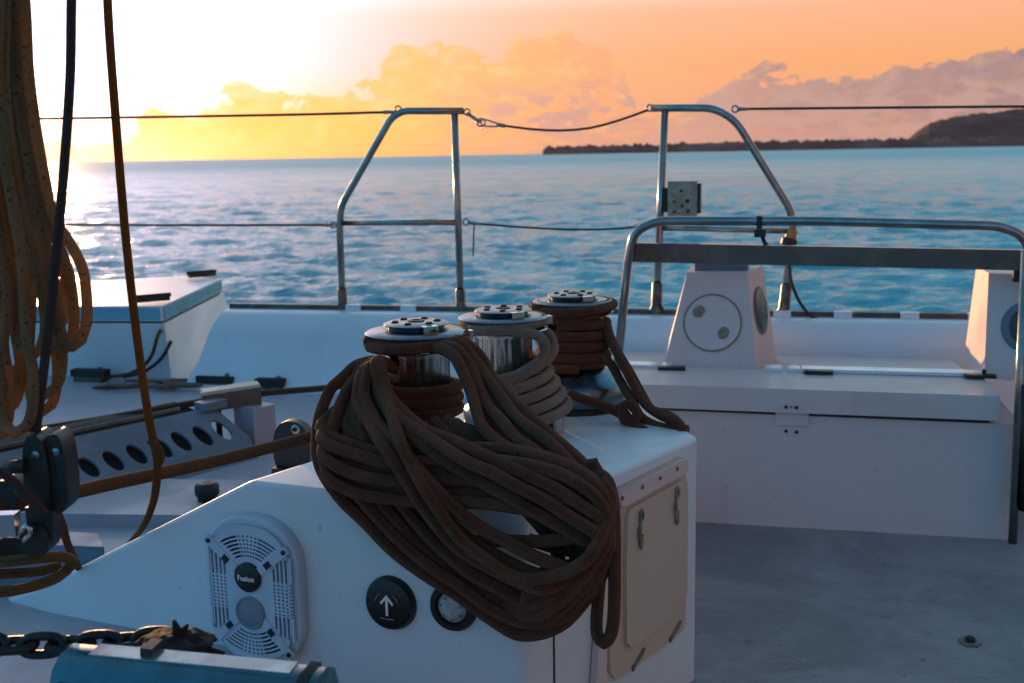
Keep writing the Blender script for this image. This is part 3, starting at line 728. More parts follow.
# =================================================================== PODS
def pod(front, tf, depth, taper, name, lab, plate_c=None, port=None):
    """front: 4 pixel corners TL TR BR BL on plane tf"""
    F4 = [PT(x, y, tf) for x, y in front]; c = (F4[2]+F4[3])/2
    t = thing(name, c, lab, 'pod', 'white moulded pods behind the bench')
    bk = [p+BY*(depth*(1-taper) if i < 2 else depth)+BX*({0: .0, 1: .055, 2: .075, 3: -.02}[i])+BY*(.06 if i < 2 else 0) for i, p in enumerate(F4)]
    bm = bmesh.new(); F4[0] += BY*.06; F4[1] += BY*.06
    hexa(bm, [F4[3], F4[2], bk[2], bk[3], F4[0], F4[1], bk[1], bk[0]]); bevel(bm, .050, 7)
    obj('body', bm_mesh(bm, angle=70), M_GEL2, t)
    return t, F4, bk
tp = TLB+.06
p1_, F4, bk = pod([(686, 274), (747, 274), (757, 374), (663, 370)], tp, .30, .2, 'vent_pod', 'white moulded pod with round stained cover plate, left one behind the bench')
def planepx(F4, px, py):
    n = (F4[1]-F4[0]).cross(F4[3]-F4[0]).normalized(); d = ray(px, py); return CAM+d*((F4[0]-CAM).dot(n)/d.dot(n)), n
c, n = planepx(F4, 712.5, 323); n = n if n.dot(CAM-c) > 0 else -n
r_ = (planepx(F4, 742, 323)[0]-c).length
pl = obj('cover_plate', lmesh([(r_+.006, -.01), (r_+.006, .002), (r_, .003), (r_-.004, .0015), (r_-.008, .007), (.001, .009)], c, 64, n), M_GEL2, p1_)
ring = obj('rim_gap', lmesh([(r_+.001, 0), (r_+.001, .0045), (r_-.004, .0045), (r_-.004, 0)], c, 64, n), M_MARK, p1_)
for px, py in ((699, 311.5), (723.5, 333)):
    q, _ = planepx(F4, px, py); rb = random.Random(px)
    ex = n.orthogonal().normalized(); ey = n.cross(ex); bm = bmesh.new(); vs = []
    for i in range(24):
        a = i*2*math.pi/24; rr_ = .022*(1+.10*math.sin(a*2+px)+.05*math.sin(a*5+px)); vs.append(q+n*.008+(ex*math.cos(a)+ey*math.sin(a))*rr_)
    extr(bm, vs, n*.0035)
    st = obj('finger_mark', bm_mesh(bm), M_MARK, pl); st.location = (0, 0, 0)
q0 = (F4[1]+bk[1]+F4[2]+bk[2])/4; ns = (F4[2]-F4[1]).cross(bk[1]-F4[1]).normalized(); ns = ns if ns.dot(BX) > 0 else -ns
q0 = q0+(F4[1]+bk[1]-F4[2]-bk[2])/4*.15
obj('side_port', lmesh([(.085, -.01), (.085, .006), (.075, .010), (.001, .011)], q0, 40, ns), M_GLASS, p1_)
obj('side_port_rim', lmesh([(.086, -.01), (.086, .004), (.094, .004), (.094, -.01)], q0, 40, ns), M_GREY, p1_)
tcn = (F4[0]+F4[1]+bk[0]+bk[1])/4
obj('top_cap', box_mesh(tcn+ZA*.022, .20, .14, .05, bw=.012, seg=3), M_GREY, p1_)
p2_, F4b, bkb = pod([(992, 275), (1110, 280), (1125, 392), (984, 378)], tp-.1, .30, .2, 'vent_pod', 'white moulded pod with a round dark port, cut off at the right edge')
c, n = planepx(F4b, 1029, 327); n = n if n.dot(CAM-c) > 0 else -n; r_ = (planepx(F4b, 1001, 326)[0]-c).length
obj('port_rim', lmesh([(r_, -.01), (r_, .006), (r_-.006, .014), (r_-.022, .016), (r_-.026, .004)], c, 56, n), M_GREY, p2_)
obj('port_glass', lmesh([(r_-.024, -.005), (r_-.024, .007), (.001, .009)], c, 56, n), M_GLASS, p2_)

# =================================================================== HELM SEAT RAIL
ts = 4.02
seat = thing('seat_rail', PT(618, 372, ts), 'bent stainless tube rail with a long flat brown backrest board above the bench', 'seat rail')
T = [PT(616, 390, ts), PT(628, 262, ts), PT(634, 232, ts), PT(656, 221, ts), PT(820, 221, ts), PT(1000, 226, ts), PT(1024, 236, ts), PT(1034, 262, ts), PT(1046, 396, ts)]
T[0].z = .46; T[-1].z = .46
obj('bent_tube', tmesh([fillet(T, .13)], .0165, 16, smooth=False), M_STEEL, seat)
q = [PT(633, 243, ts+.015), PT(1040, 250.5, ts+.015), PT(1040, 271, ts+.015), PT(632, 262, ts+.015)]
bm = bmesh.new(); extr(bm, q, BY*.028); bevel(bm, .006, 3); obj('backrest_board', bm_mesh(bm), M_WOOD, seat)
obj('board_bracket', box_mesh(PT(1021, 273, ts+.03), .05, .02, .06, bw=.004), M_DARK, seat)
cl = thing('cable_clamp', PT(760, 224, ts-.02), 'small black clamp on the seat rail top with cable hanging from it', 'clamp')
obj('jaw', box_mesh(PT(759.5, 222, ts-.0), .020, .052, .045, bw=.006), M_BLACK, cl)
obj('body', box_mesh(PT(760, 233, ts-.0), .040, .036, .028, bw=.009, seg=3), M_BLACK, cl)
setp(obj('cable', tmesh([[PT(762, 236, ts), PT(765, 243, ts+.06), PT(776, 250, ts+.35), PT(788, 262, TT-.06), PT(792, 284, TT-.06), PT(801, 304, TT-.06), PT(814, 318, TT-.06), PT(835, 321, TT-.05)]], .0075, 8), M_CABLE), 'black cable looping from the seat rail clamp down to the toe rail', 'cable')
# upright tube at the extreme right
ru = thing('stanchion', PT(1022, 505, 3.70), 'upright steel tube with black sleeve at the right edge beside the bench', 'stanchion')
a = PT(1025, 340, 3.70); b_ = Vector((a.x, a.y, .02))
obj('tube', tmesh([[PT(1026, 250, 3.7), b_]], .014, 14, smooth=False), M_STEEL, ru)
obj('sleeve', tmesh([[PT(1025, 384, 3.7), PT(1025, 510, 3.7)]], .020, 14, smooth=False), M_BLACK, ru)

# floor drain
q = AZ(970, 643, 0)
dr = thing('floor_drain', q, 'small dark corroded drain fitting in the cockpit floor', 'drain')
bm = bmesh.new(); rb = random.Random(3); vs = []
prism(bm, [(q.x+.026*rb.uniform(.75, 1.2)*math.cos(i*.45), q.y+.030*rb.uniform(.75, 1.2)*math.sin(i*.45)) for i in range(14)], .001, .006)
obj('flange', bm_mesh(bm), M_RUST, dr)
obj('cap', lmesh([(.013, 0), (.013, .01), (.008, .014)], q+ZA*.004, 16), M_DARK, dr)

# =================================================================== WINCH CONSOLE
ZC = .62
Av = AZ(249, 481, ZC); Kv = AZ(522, 513, ZC); Dv = AZ(699, 437, ZC); Gv = AZ(640, 401, ZC)
fx = (Kv-Av); fx.z = 0; fx.normalize(); fn = Vector((fx.y, -fx.x, 0))       # along the front face, out of it
rx = (Dv-Kv); rx.z = 0; RL = rx.length; rx.normalize(); rn = Vector((rx.y, -rx.x, 0))
def FP(px, py, off=0):
    d = ray(px, py); return CAM+d*((Av+fn*off-CAM).dot(fn)/d.dot(fn))
def RP(px, py, off=0):
    d = ray(px, py); return CAM+d*((Kv+rn*off-CAM).dot(rn)/d.dot(rn))
con = thing('winch_console', (Kv.x, Kv.y, 0), 'white moulded winch console with sloping left side standing in the cockpit', 'console')
ux = (AZ(321, 458, ZC)-Av); ux.z = 0; ux.normalize()
back = ux*1.05
F1 = FP(35, 589); F2 = FP(-160, 668)
bm = bmesh.new()
V = lambda p: bm.verts.new(p)
K0 = Vector((Kv.x, Kv.y, 0)); D0 = Vector((Dv.x, Dv.y, 0)); G0 = Vector((Gv.x, Gv.y, 0)); Eb = Av+back
turn = Vector((0, .16, 0))
F2 = F2+turn; fl0 = Vector((F2.x, F2.y, 0)); fm0 = FP(95, 690); fm0 = Vector((fm0.x, fm0.y, 0))
vA, vK, vD, vG, vE = V(Av), V(Kv), V(Dv), V(Gv), V(Eb)
vK0, vD0, vG0, vE0 = V(K0), V(D0), V(G0), V(Vector((Eb.x, Eb.y, 0)))
vF1, vF2 = V(F1), V(F2); vf0, vm0 = V(fl0), V(fm0)
bk1, bk2, bk0 = V(F1+back), V(F2+back), V(fl0+back)
bm.faces.new((vA, vK, vD, vG, vE)); bm.faces.new((vK, vK0, vD0, vD)); bm.faces.new((vD, vD0, vG0, vG)); bm.faces.new((vG, vG0, vE0, vE))
bm.faces.new((vA, vF1, vm0, vK0, vK)); bm.faces.new((vF1, vF2, vf0, vm0))
bm.faces.new((vA, vE, bk1, vF1)); bm.faces.new((vF1, bk1, bk2, vF2)); bm.faces.new((vF2, bk2, bk0, vf0)); bm.faces.new((vE, vE0, bk0, bk2, bk1))
bmesh.ops.recalc_face_normals(bm, faces=bm.faces)
vert_e = [e for e in bm.edges if {e.verts[0], e.verts[1]} in ({vK, vK0}, {vD, vD0}, {vF1, vm0})]
bmesh.ops.bevel(bm, geom=vert_e, offset=.022, segments=5, affect='EDGES', profile=.5)
e = [x for x in bm.edges if len(x.link_faces) == 2 and x.calc_face_angle(0) > R(28)]
bmesh.ops.bevel(bm, geom=e, offset=.011, segments=4, affect='EDGES', profile=.5, clamp_overlap=True)
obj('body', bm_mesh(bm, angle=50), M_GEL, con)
# seam on the right face
obj('seam', box_mesh(Vector((RP(553, 600).x, RP(553, 600).y, .29)), .004, .004, .58, rx, rn, ZA, 0), M_DARK, con)
# beige hatch on the right face: flange, door, hinges, latches
def rs(px, py): p = RP(px, py); return (p-K0).dot(rx), p.z
Oz = K0.copy()
def rplate(px, hol, th, off, m, name, par, bev=.002):
    o = obj(name, plate([rs(*q) for q in px], hol, th, rx, ZA, Oz+rn*(off)), m, par)
    if par is not con: o.location = (0, 0, 0)
    return o
fl_ = rplate([(613, 489), (677, 456.5), (681, 457), (682, 469), (683, 480), (682.5, 560), (682, 622), (680, 629), (673, 635), (620, 675), (612, 678), (607, 672), (606, 655), (609, 560)], [], .012, .004, M_PANEL, 'hatch_frame', con)
door = rplate([(624, 507), (675, 479), (680, 479), (681, 486), (680.5, 590), (678, 603), (669, 613), (632, 642), (624, 645), (620, 640), (619.5, 560), (621, 513)], [], .014, .012, M_PANEL, 'hatch_door', con)
strip = rplate([(614, 490.5), (678, 458), (680.5, 459), (680.8, 471), (616, 505.5), (613.5, 503)], [], .014, .013, M_GEL2, 'hinge_flange', con)
for px, py in ((622, 498), (642, 487), (660, 478), (677, 468.5)):
    o = obj('screw', lmesh([(.005, 0), (.005, .003), (.002, .004)], RP(px, py, .0195), 10, rn), M_RUST, strip); o.location = (0, 0, 0)
for (px, py) in ((633.5, 527), (669.5, 503.5)):
    s_, z_ = rs(px, py)
    lt = obj('latch_slot', plate([(s_+a*.8, z_+b*.85) for a, b in ((-.012, .045), (-.002, .055), (.008, .045), (.010, -.005), (.004, -.02), (.004, -.05), (-.004, -.055), (-.010, -.045), (-.019, -.01), (-.018, .005), (-.011, .01))], [ell(s_-.001, z_+.030, .004, .008)], .006, rx, ZA, Oz+rn*.0215), M_RUST, door); lt.location = (0, 0, 0)
    lt2 = obj('latch_tab', plate([(s_-.007, z_+.02), (s_+.005, z_+.022), (s_+.006, z_-.006), (s_-.012, z_-.01)], [], .01, rx, ZA, Oz+rn*.024), M_PANEL, door); lt2.location = (0, 0, 0)
for px, py in ((634, 659), (671, 631)):
    s_, z_ = rs(px, py)
    sl = obj('hinge', plate([(s_-.026, z_-.016), (s_+.024, z_+.013), (s_+.024, z_+.022), (s_-.026, z_-.006)], [], .006, rx, ZA, Oz+rn*.0125), M_RUST, con)
# pale strip (folded door edge) left of the hatch
s_, z_ = rs(597, 600)
bm = bmesh.new(); extr(bm, [RP(598, 566, .004), RP(602.5, 563, .004), RP(600, 700, .004), RP(589, 700, .004)], rn*.016); bevel(bm, .004, 2)
obj('edge_strip', bm_mesh(bm), M_GEL2, con)

# ---- loudspeaker on the front face
def fs(px, py): p = FP(px, py); return (p-Vector((Av.x, Av.y, 0))).dot(fx), p.z
FO = Vector((Av.x, Av.y, 0))
sp = thing('loudspeaker', FP(254, 585), 'white oval weatherproof loudspeaker on the blue lit console face', 'loudspeaker')
def fpx(L): return [fs(*q) for q in L]
sc_, zc_ = fs(251, 585); W2 = fs(296, 585)[0]-fs(206, 585)[0]; H2 = fs(251, 513)[1]-fs(251, 657)[1]
k_ = W2/90.0                                   # metres per pixel on the face
def loc(px, py): return (sc_+(px-251)*k_, zc_-(py-585)*k_*H2/(144*k_))
ky = H2/144
def loc(px, py): return (sc_+(px-251)*k_, zc_-(py-585)*ky)
FO = FO+fx*(k_*10)
TH = .030
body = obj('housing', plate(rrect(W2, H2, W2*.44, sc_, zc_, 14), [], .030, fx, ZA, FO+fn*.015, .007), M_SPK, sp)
holes = []
for sgn in (-1, 1):                            # side columns: five bars, middle third broken into dots
    for i in range(5):
        x = 251+sgn*(24+i*3.9)-(.5 if sgn > 0 else 0); top = 553-i*1.8-(0 if i else -5); bot = 622+i*1.0-(6 if not i else 0)
        for a, b_ in ((top, 571), (603, bot)):
            if b_-a > 3:
                ax, ay = loc(x, a); bx_, by_ = loc(x, b_); holes.append(rrect(k_*2.1, ay-by_, k_*.9, ax, (ay+by_)/2, 3))
        for j in range(9):
            ax, ay = loc(x, 573.5+j*3.45); holes.append(rrect(k_*2.1, ky*2.1, k_*.8, ax, ay, 2))
for sgn in (-1, 1):                            # fans above and below
    cy = 574 if sgn < 0 else 600
    for i in range(6):
        rr_ = 25+i*3.7; half = 31+i*1.3
        for lo, hi in ((-half, -14), (14, half)):
            pts = []
            for q in range(9): a = R(lo+(hi-lo)*q/8); pts.append(loc(251+(rr_+1)*math.sin(a), cy+sgn*(rr_+1)*math.cos(a)))
            for q in range(9): a = R(hi+(lo-hi)*q/8); pts.append(loc(251+(rr_-1)*math.sin(a), cy+sgn*(rr_-1)*math.cos(a)))
            holes.append(pts)
        m_ = 5
        for q in range(m_):
            a = R(-11+22*q/(m_-1)); ax, ay = loc(251+rr_*math.sin(a), cy+sgn*rr_*math.cos(a)); holes.append(rrect(k_*2.1, ky*2.3, k_*.8, ax, ay, 2))
grille = obj('grille', plate(rrect(W2*.84, H2*.89, W2*.34, sc_, zc_, 12), holes, .006, fx, ZA, FO+fn*.036, .0), M_SPK, sp)
obj('grille_back', plate(rrect(W2*.80, H2*.85, W2*.33, sc_, zc_, 12), [], .002, fx, ZA, FO+fn*.0315), M_BLACK, sp)
for px, py, qx, qy in ((213.7, 538.6, 236, 560), (286, 540, 264, 560), (214.2, 636, 236, 612), (286, 638, 264, 612)):
    a = FO+fx*loc(px, py)[0]+ZA*loc(px, py)[1]; b_ = FO+fx*loc(qx, qy)[0]+ZA*loc(qx, qy)[1]
    d = (b_-a).normalized(); L = (b_-a).length; nn = fn.cross(d)
    st = obj('strut', box_mesh((a+b_)/2+fn*.040, L+.018, .018, .006, d, nn, fn, .003), M_SPK, sp)
    o = obj('screw', lmesh([(.0052, 0), (.0052, .003), (.002, .004)], a+fn*.043, 14, fn), M_BLACK, st); o.location = (0, 0, 0)
    q = a+(b_-a)*.72
    o = obj('socket', box_mesh(q+fn*.0445, .016, .013, .003, d, nn, fn, .001), M_BLACK, st); o.location = (0, 0, 0)
cx, cz = loc(250.5, 569); c = FO+fx*cx+ZA*cz
bd = obj('badge', lmesh([(.0325, 0), (.0325, .009), (.030, .011), (.001, .012)], c+fn*.037, 40, fn), M_BLACK, sp)
o = obj('lettering', text_mesh('Fusion', .0165, fx, ZA, c+fn*.0500+ZA*-.001), M_WHITE, bd); o.location = (0, 0, 0)
cx, cz = loc(250.5, 604); c = FO+fx*cx+ZA*cz
obj('tweeter', lmesh([(.037, 0), (.037, .006), (.034, .008), (.031, .006), (.001, .0105)], c+fn*.037, 40, fn), M_DISC, sp)
# ---- arrow button and white button
rb_ = (FP(416, 602)-FP(392, 602)).length
ab = thing('arrow_button', FP(392, 602), 'round black deck switch with a white upward arrow on the console face', 'switch')
c = FP(392, 602)
obj('cap', lmesh([(rb_*1.02, 0), (rb_*1.02, .006), (rb_*.93, .016), (rb_*.80, .019), (.001, .021)], c, 56, fn), M_BLACK, ab)
kk = rb_/24.0; oo = c+fn*.0225
arrow = []
obj('arrow', plate([(-1.2*kk, -9*kk), (1.2*kk, -9*kk), (1.2*kk, 5.5*kk), (5.3*kk, .8*kk), (6.8*kk, 2.2*kk), (0, 10.2*kk), (-6.8*kk, 2.2*kk), (-5.3*kk, .8*kk), (-1.2*kk, 5.5*kk)], [], .0012, fx, ZA, oo), M_WHITE, ab)
for a0_, a1_ in ((120, 165), (15, 60)):
    P = [(12.5*kk*math.cos(R(a0_+(a1_-a0_)*i/8)), 12.5*kk*math.sin(R(a0_+(a1_-a0_)*i/8))) for i in range(9)]+[(11.6*kk*math.cos(R(a1_+(a0_-a1_)*i/8)), 11.6*kk*math.sin(R(a1_+(a0_-a1_)*i/8))) for i in range(9)]
    obj('arc_mark', plate(P, [], .001, fx, ZA, oo), M_RUST, ab)
P = [(x*kk, (-12.8+abs(x)*.1)*kk) for x in (-6.5, -3, 0, 3, 6.5)]+[(x*kk, (-11.6+abs(x)*.1)*kk) for x in (6.5, 3, 0, -3, -6.5)]
obj('underline_mark', plate(P, [], .001, fx, ZA, oo), M_RUST, ab)
wb = thing('round_socket', FP(454, 606), 'black ringed round socket with pale domed centre beside the arrow switch', 'switch')
c = FP(454, 606); q = rb_*.90
obj('ring', lmesh([(q, 0), (q, .006), (q*.92, .014), (q*.70, .014), (q*.64, .004)], c, 48, fn), M_BLACK, wb)
obj('dome', lmesh([(q*.62, 0), (q*.62, .008), (q*.5, .013), (q*.3, .016), (.001, .017)], c, 40, fn), M_RED, wb)
rb = random.Random(8)
for i in range(7):
    a = i*.9+.3; p = c+fx*math.cos(a)*q*.47+ZA*math.sin(a)*q*.47+fn*.0135
    obj('dimple', lmesh([(.0035*rb.uniform(.6, 1.2), 0), (.0035, .0025), (.001, .003)], p, 8, fn), M_RUST, wb)

# =================================================================== WINCHES
def winch(px, py, Y, label, base_r, ang, ribz=(.40, .66), wr=.11):
    c = AY(px, py, Y); H = c.z-ZC; c = Vector((c.x, c.y, ZC))
    t = thing('winch', c, label, 'winch', 'chrome self tailing winches on the console')
    h = lambda k: k*H
    obj('base_skirt', lmesh([(base_r*.97, h(.05)), (base_r*.985, h(.06)), (base_r*.985, h(.20)), (base_r*.96, h(.215)), (base_r*.84, h(.245)), (base_r*.64, h(.31)), (.080, h(.35))], c, 64), M_JAW, t)
    obj('base_ring', lmesh([(base_r*1.01, -.001), (base_r*1.01, .012), (base_r*.965, h(.055)), (base_r*.9, h(.056))], c, 48), M_BLACK, t)
    obj('drum', lmesh([(.078, h(.28)), (.070, h(.36)), (.070, h(.78)), (.082, h(.81)), (.082, h(.825))], c, 96, rib=(h(.3), h(.80), .0035, 2), angle=60), M_RIB, t)
    obj('lower_jaw', lmesh([(.08, h(.825)), (wr-.004, h(.835)), (wr, h(.842)), (wr-.002, h(.850)), (.085, h(.862)), (.06, h(.87))], c, 64), M_CHROME, t)
    obj('jaw_core', lmesh([(.074, h(.862)), (.074, h(.93))], c, 40), M_BLACK, t)
    obj('upper_jaw', lmesh([(.07, h(.918)), (wr-.004, h(.922)), (wr, h(.930)), (wr-.006, h(.942)), (.07, h(.952)), (.058, h(.955))], c, 64), M_JAW, t)
    obj('neck', lmesh([(.060, h(.95)), (.060, h(.978))], c, 40), M_BLACK, t)
    cap = obj('cap', lmesh([(.058, h(.974)), (.069, h(.980)), (.070, h(.987)), (.063, h(.995)), (.02, h(1.0)), (.001, h(1.0))], c, 56), M_JAW, t)
    for i in range(6):
        a = ang+i*math.pi/3; p = c+Vector((math.cos(a), math.sin(a), 0))*.045+ZA*h(.995)
        o = obj('stud', lmesh([(.0085, 0), (.0085, .002), (.006, .0045)], p, 12), M_BLACK, cap); o.location = (0, 0, 0)
    o = obj('handle_socket', lmesh([(.018, 0), (.018, .002), (.010, .003), (.010, .001)], c+ZA*h(1.0), 8), M_BLACK, cap); o.location = (0, 0, 0)
    # feeder arm standing at the near right of the jaws
    a = R(-62); p = c+Vector((math.cos(a), math.sin(a), 0))*.058
    d = Vector((math.cos(a), math.sin(a), 0)); n_ = Vector((-d.y, d.x, 0))
    obj('feeder_arm', box_mesh(p+ZA*h(.957)+d*.006, .030, .034, h(.075), d, n_, ZA, .004), M_CHROME, t)
    a = R(20); d = Vector((math.cos(a), math.sin(a), 0)); n_ = Vector((-d.y, d.x, 0))
    obj('stripper', box_mesh(c+d*.108+ZA*h(.885), .035, .02, h(.06), d, n_, ZA, .005), M_CHROME, t)
    return c, H
w1c, w1H = winch(416, 321, 2.33, 'nearest winch, its drum half hidden under the big brown rope coil', .135, .2)
w2c, w2H = winch(503, 308, 2.65, 'middle winch wound with beige rope between the two brown roped winches', .104, .5)
w3c, w3H = winch(573, 293, 2.95, 'farthest winch wound with brown rope on a wide polished base', .148, .9)

# =================================================================== ROPES ON THE CONSOLE
RR = .0126
def lerpP(A, B, t): return [tuple(a+(b-a)*t for a, b in zip(p, q)) for p, q in zip(A, B)]
def res(L, n):
    """resample a pixel polyline (x,y) to n points by length"""
    d = [0]
    for a, b in zip(L, L[1:]): d.append(d[-1]+math.hypot(b[0]-a[0], b[1]-a[1]))
    out = []
    for i in range(n):
        t = d[-1]*i/(n-1)
        for k in range(len(L)-1):
            if t <= d[k+1]+1e-9:
                f = (t-d[k])/max(d[k+1]-d[k], 1e-9); out.append((L[k][0]+(L[k+1][0]-L[k][0])*f, L[k][1]+(L[k+1][1]-L[k][1])*f)); break
    return out
def hang_off(px, py, lay):
    """how far the coil lies out from the front face: draped back onto the winch at the top"""
    o = .026+lay
    t = min(max((470-py)/115., 0), 1); t = t*t*(3-2*t)
    back_ = -.075 - .0*abs(px-416)
    return o*(1-t)+(back_+lay*.6)*t
def hp(px, py, lay): return FP(px, py, hang_off(px, py, lay))
rg = random.Random(21)
strands = []
T_A = [(374, 361), (350, 368), (330, 390)]; T_B = [(380, 366), (380, 386), (386, 405)]
L_A = [(319, 425), (319, 462), (332, 486), (356, 514), (409, 563), (480, 612), (517, 633), (538, 636), (560, 627), (585, 600), (604, 566)]
L_B = [(392, 425), (408, 455), (430, 490), (449, 520), (468, 545), (486, 562), (522, 580), (545, 584), (565, 578), (585, 562), (601, 543)]
U_A = [(612, 522), (603, 490), (585, 472), (556, 458), (520, 450), (480, 446), (440, 449), (400, 450), (362, 440), (340, 415), (348, 385), (372, 364)]
U_B = [(604, 532), (592, 524), (572, 519), (540, 513), (505, 506), (475, 502), (445, 495), (415, 478), (392, 450), (378, 420), (376, 390), (382, 366)]
def jit(L, a, lay, wob=.006):
    out = []; ph = rg.uniform(0, 6.28)
    for i, (x, y) in enumerate(L):
        l_ = lay+wob*math.sin(i*1.1+ph)
        out.append(hp(x+rg.uniform(-a, a), y+rg.uniform(-a, a), l_))
    return out
N = 6
for i in range(N):
    t = i/(N-1); tu = [0, .6, .2, .8, .4, 1][i]
    P = res(lerpP(T_A, T_B, t**.8), 4)+res(lerpP(L_A, L_B, t), 12)+res(lerpP(U_A, U_B, tu), 12)
    strands.append([AY(400, 372, 2.32), AY(386, 364, 2.27)]+jit(P, 1.4, .022+.020*(i % 2), .004))
# second, deeper layer fills the bundle
for i in range(7):
    t = (i+.5)/7; tu = (t*3.3) % 1
    P = res(lerpP(L_A, L_B, min(1, t*.96+.04)), 11)+res(lerpP(U_A, U_B, tu), 12)
    strands.append(jit(P, 3.0, -.010+.006*rg.random(), .002))
# long arcs over the top of the bundle, left to right
Q_A = [(322, 430), (345, 445), (390, 452), (440, 449), (490, 446), (540, 455), (580, 470), (606, 498), (611, 530), (598, 562), (570, 600), (545, 622)]
Q_B = [(326, 474), (352, 492), (395, 500), (440, 501), (490, 504), (540, 512), (575, 521), (598, 530), (600, 546), (584, 562), (556, 582), (528, 594)]
def tailed(P, tail, lay):
    # the strand goes on round the turn and tucks in behind the bundle
    n = len(tail); return P+[hp(x, y, lay*(1-(k+1)/n)-.012) for k, (x, y) in enumerate(tail)]
for i in range(6):
    t = i/5; l_ = .050+.022*(i % 2)
    strands.append([hp(352, 404+8*t, -.012), hp(334, 412+30*t, .004)]+tailed(jit(res(lerpP(Q_A, Q_B, t), 13), 1.6, l_, .004), [(515+8*t, 616-12*t), (480, 596-14*t), (440, 566-16*t)], l_))
# diagonals falling from the jaw of the winch
D_A = [(378, 364), (384, 382), (392, 405), (430, 432), (470, 450), (510, 466), (560, 492), (600, 520)]
D_B = [(366, 368), (356, 398), (372, 430), (400, 470), (425, 510), (455, 545), (500, 575), (545, 588)]
for i, t in enumerate((0, .15, .29, .70, .86, 1.0)):
    l_ = .082+.018*(i % 2)
    strands.append([AY(402+8*t, 372, 2.31), AY(388, 364+3*t, 2.26)]+tailed(jit(res(lerpP(D_A, D_B, t), 11), 1.5, l_), [(610, 545), (598, 568)] if t < .5 else [(575, 580-6*t), (594, 562), (603, 535)], l_))
strands.append(jit([(380, 366), (386, 388), (400, 440), (420, 480), (440, 512), (462, 540), (490, 562), (520, 578), (560, 574), (588, 558)], .5, .115)+[hp(603, 530, .085), hp(606, 505, .035), hp(596, 486, -.01)])
# group coming down from the right of the winch
R_A = [(462, 341), (480, 358), (497, 385), (515, 405), (545, 430), (570, 452), (592, 478), (606, 510)]
R_B = [(452, 354), (462, 372), (470, 393), (476, 415), (487, 434), (505, 448), (535, 462), (565, 480)]
for i in range(6):
    t = i/5
    L = res(lerpP(R_A, R_B, t), 10); P = [AY(425, 345, 2.28), AY(448-14*t, 344+3*t, 2.24)]; dl = .03*(i % 2)
    for k, (x, y) in enumerate(L):
        P.append(FP(x+rg.uniform(-1.5, 1.5), y+rg.uniform(-1.5, 1.5), hang_off(x, y, .022+dl)-(.10-.08*k/9)*(1-t*.6)))
    strands.append(P)
# dark strands that fill the middle, behind
for i in range(8):
    t = i/7; x0 = 384+t*70
    strands.append(jit([(x0+10, 424+4*math.sin(i)), (x0+14+t*26, 440), (x0+20+t*55, 470), (x0+26+t*70, 492)], 2, -.012, .002))
for L in ([(528, 512), (548, 535), (560, 560), (556, 590)], [(545, 515), (568, 540), (578, 566), (568, 595)], [(560, 520), (585, 545), (590, 566), (580, 590)], [(530, 540), (560, 548), (590, 552), (604, 540)], [(536, 575), (560, 568), (590, 556), (602, 535)]):
    strands.append(jit(L, 1, .0, .002))
# one strand straight across the gap and the hanging bight on the right
strands.append([hp(x, y, l) for x, y, l in ((440, 528, .03), (462, 540, .045), (500, 541, .05), (545, 541, .055), (580, 536, .055), (604, 522, .055), (611, 498, .04), (600, 480, .03))])
bight = [FP(596, 472, .03), FP(608, 482, .045), FP(613.5, 510, .05), FP(614.5, 560, .05), FP(614, 610, .05), FP(611, 634, .05), FP(604, 643, .045), FP(597, 634, .035), FP(598, 600, .02), FP(601, 570, .01)]
bm = bmesh.new()
for s_ in strands: tube(bm, s_, RR, 10, step=.010)
tube(bm, bight, RR*.95, 10, step=.01)
# knuckle of rope beside the bight
tube(bm, [FP(x, y, .03) for x, y in ((584, 474), (588, 465), (594, 463), (597, 469), (592, 476), (600, 484))], RR*.9, 10, step=.008)
# turns round the nearest winch: jaw and drum
def wraps(bm, c, H, k0, k1, r, turns, rr, tilt=0., tdir=0., ph=0.):
    P = []; n = int(turns*20)
    for i in range(n+1):
        a = 2*math.pi*i/20+ph; z = (k0+(k1-k0)*i/n)*H
        d = Vector((math.cos(a), math.sin(a), 0)); zz = z+tilt*math.cos(a-tdir)
        P.append(c+d*r+ZA*zz)
    tube(bm, P, rr, 10, smooth=False)
    return P
wraps(bm, w1c, w1H, .873, .90, .102, 1.15, .0135, 0.006, .3, 2.6)
wraps(bm, w1c, w1H, .893, .908, .091, 1.0, .012, 0.0, .3, 2.0)
wraps(bm, w1c, w1H, .62, .36, .086, 3.6, .0135, .003, 0, 1.0)
me = bpy.data.meshes.new('coil'); bm.to_mesh(me); bm.free()
setp(obj('rope_coil', me, M_RBROWN), 'big coil of dark brown braided rope draped over the console corner from the nearest winch', 'rope')

# taut line from the left block to the coil
P = [AY(-260, 556, 1.50), AY(0, 508, 1.62), AY(110, 484, 1.86), AY(220, 460, 2.10), AY(322, 434, 2.30), AY(372, 420, 2.36)]
setp(obj('taut_line', tmesh([P], .0125, 10, step=.02), M_RTAN), 'tan rope stretched taut from the left block to the brown coil', 'rope')

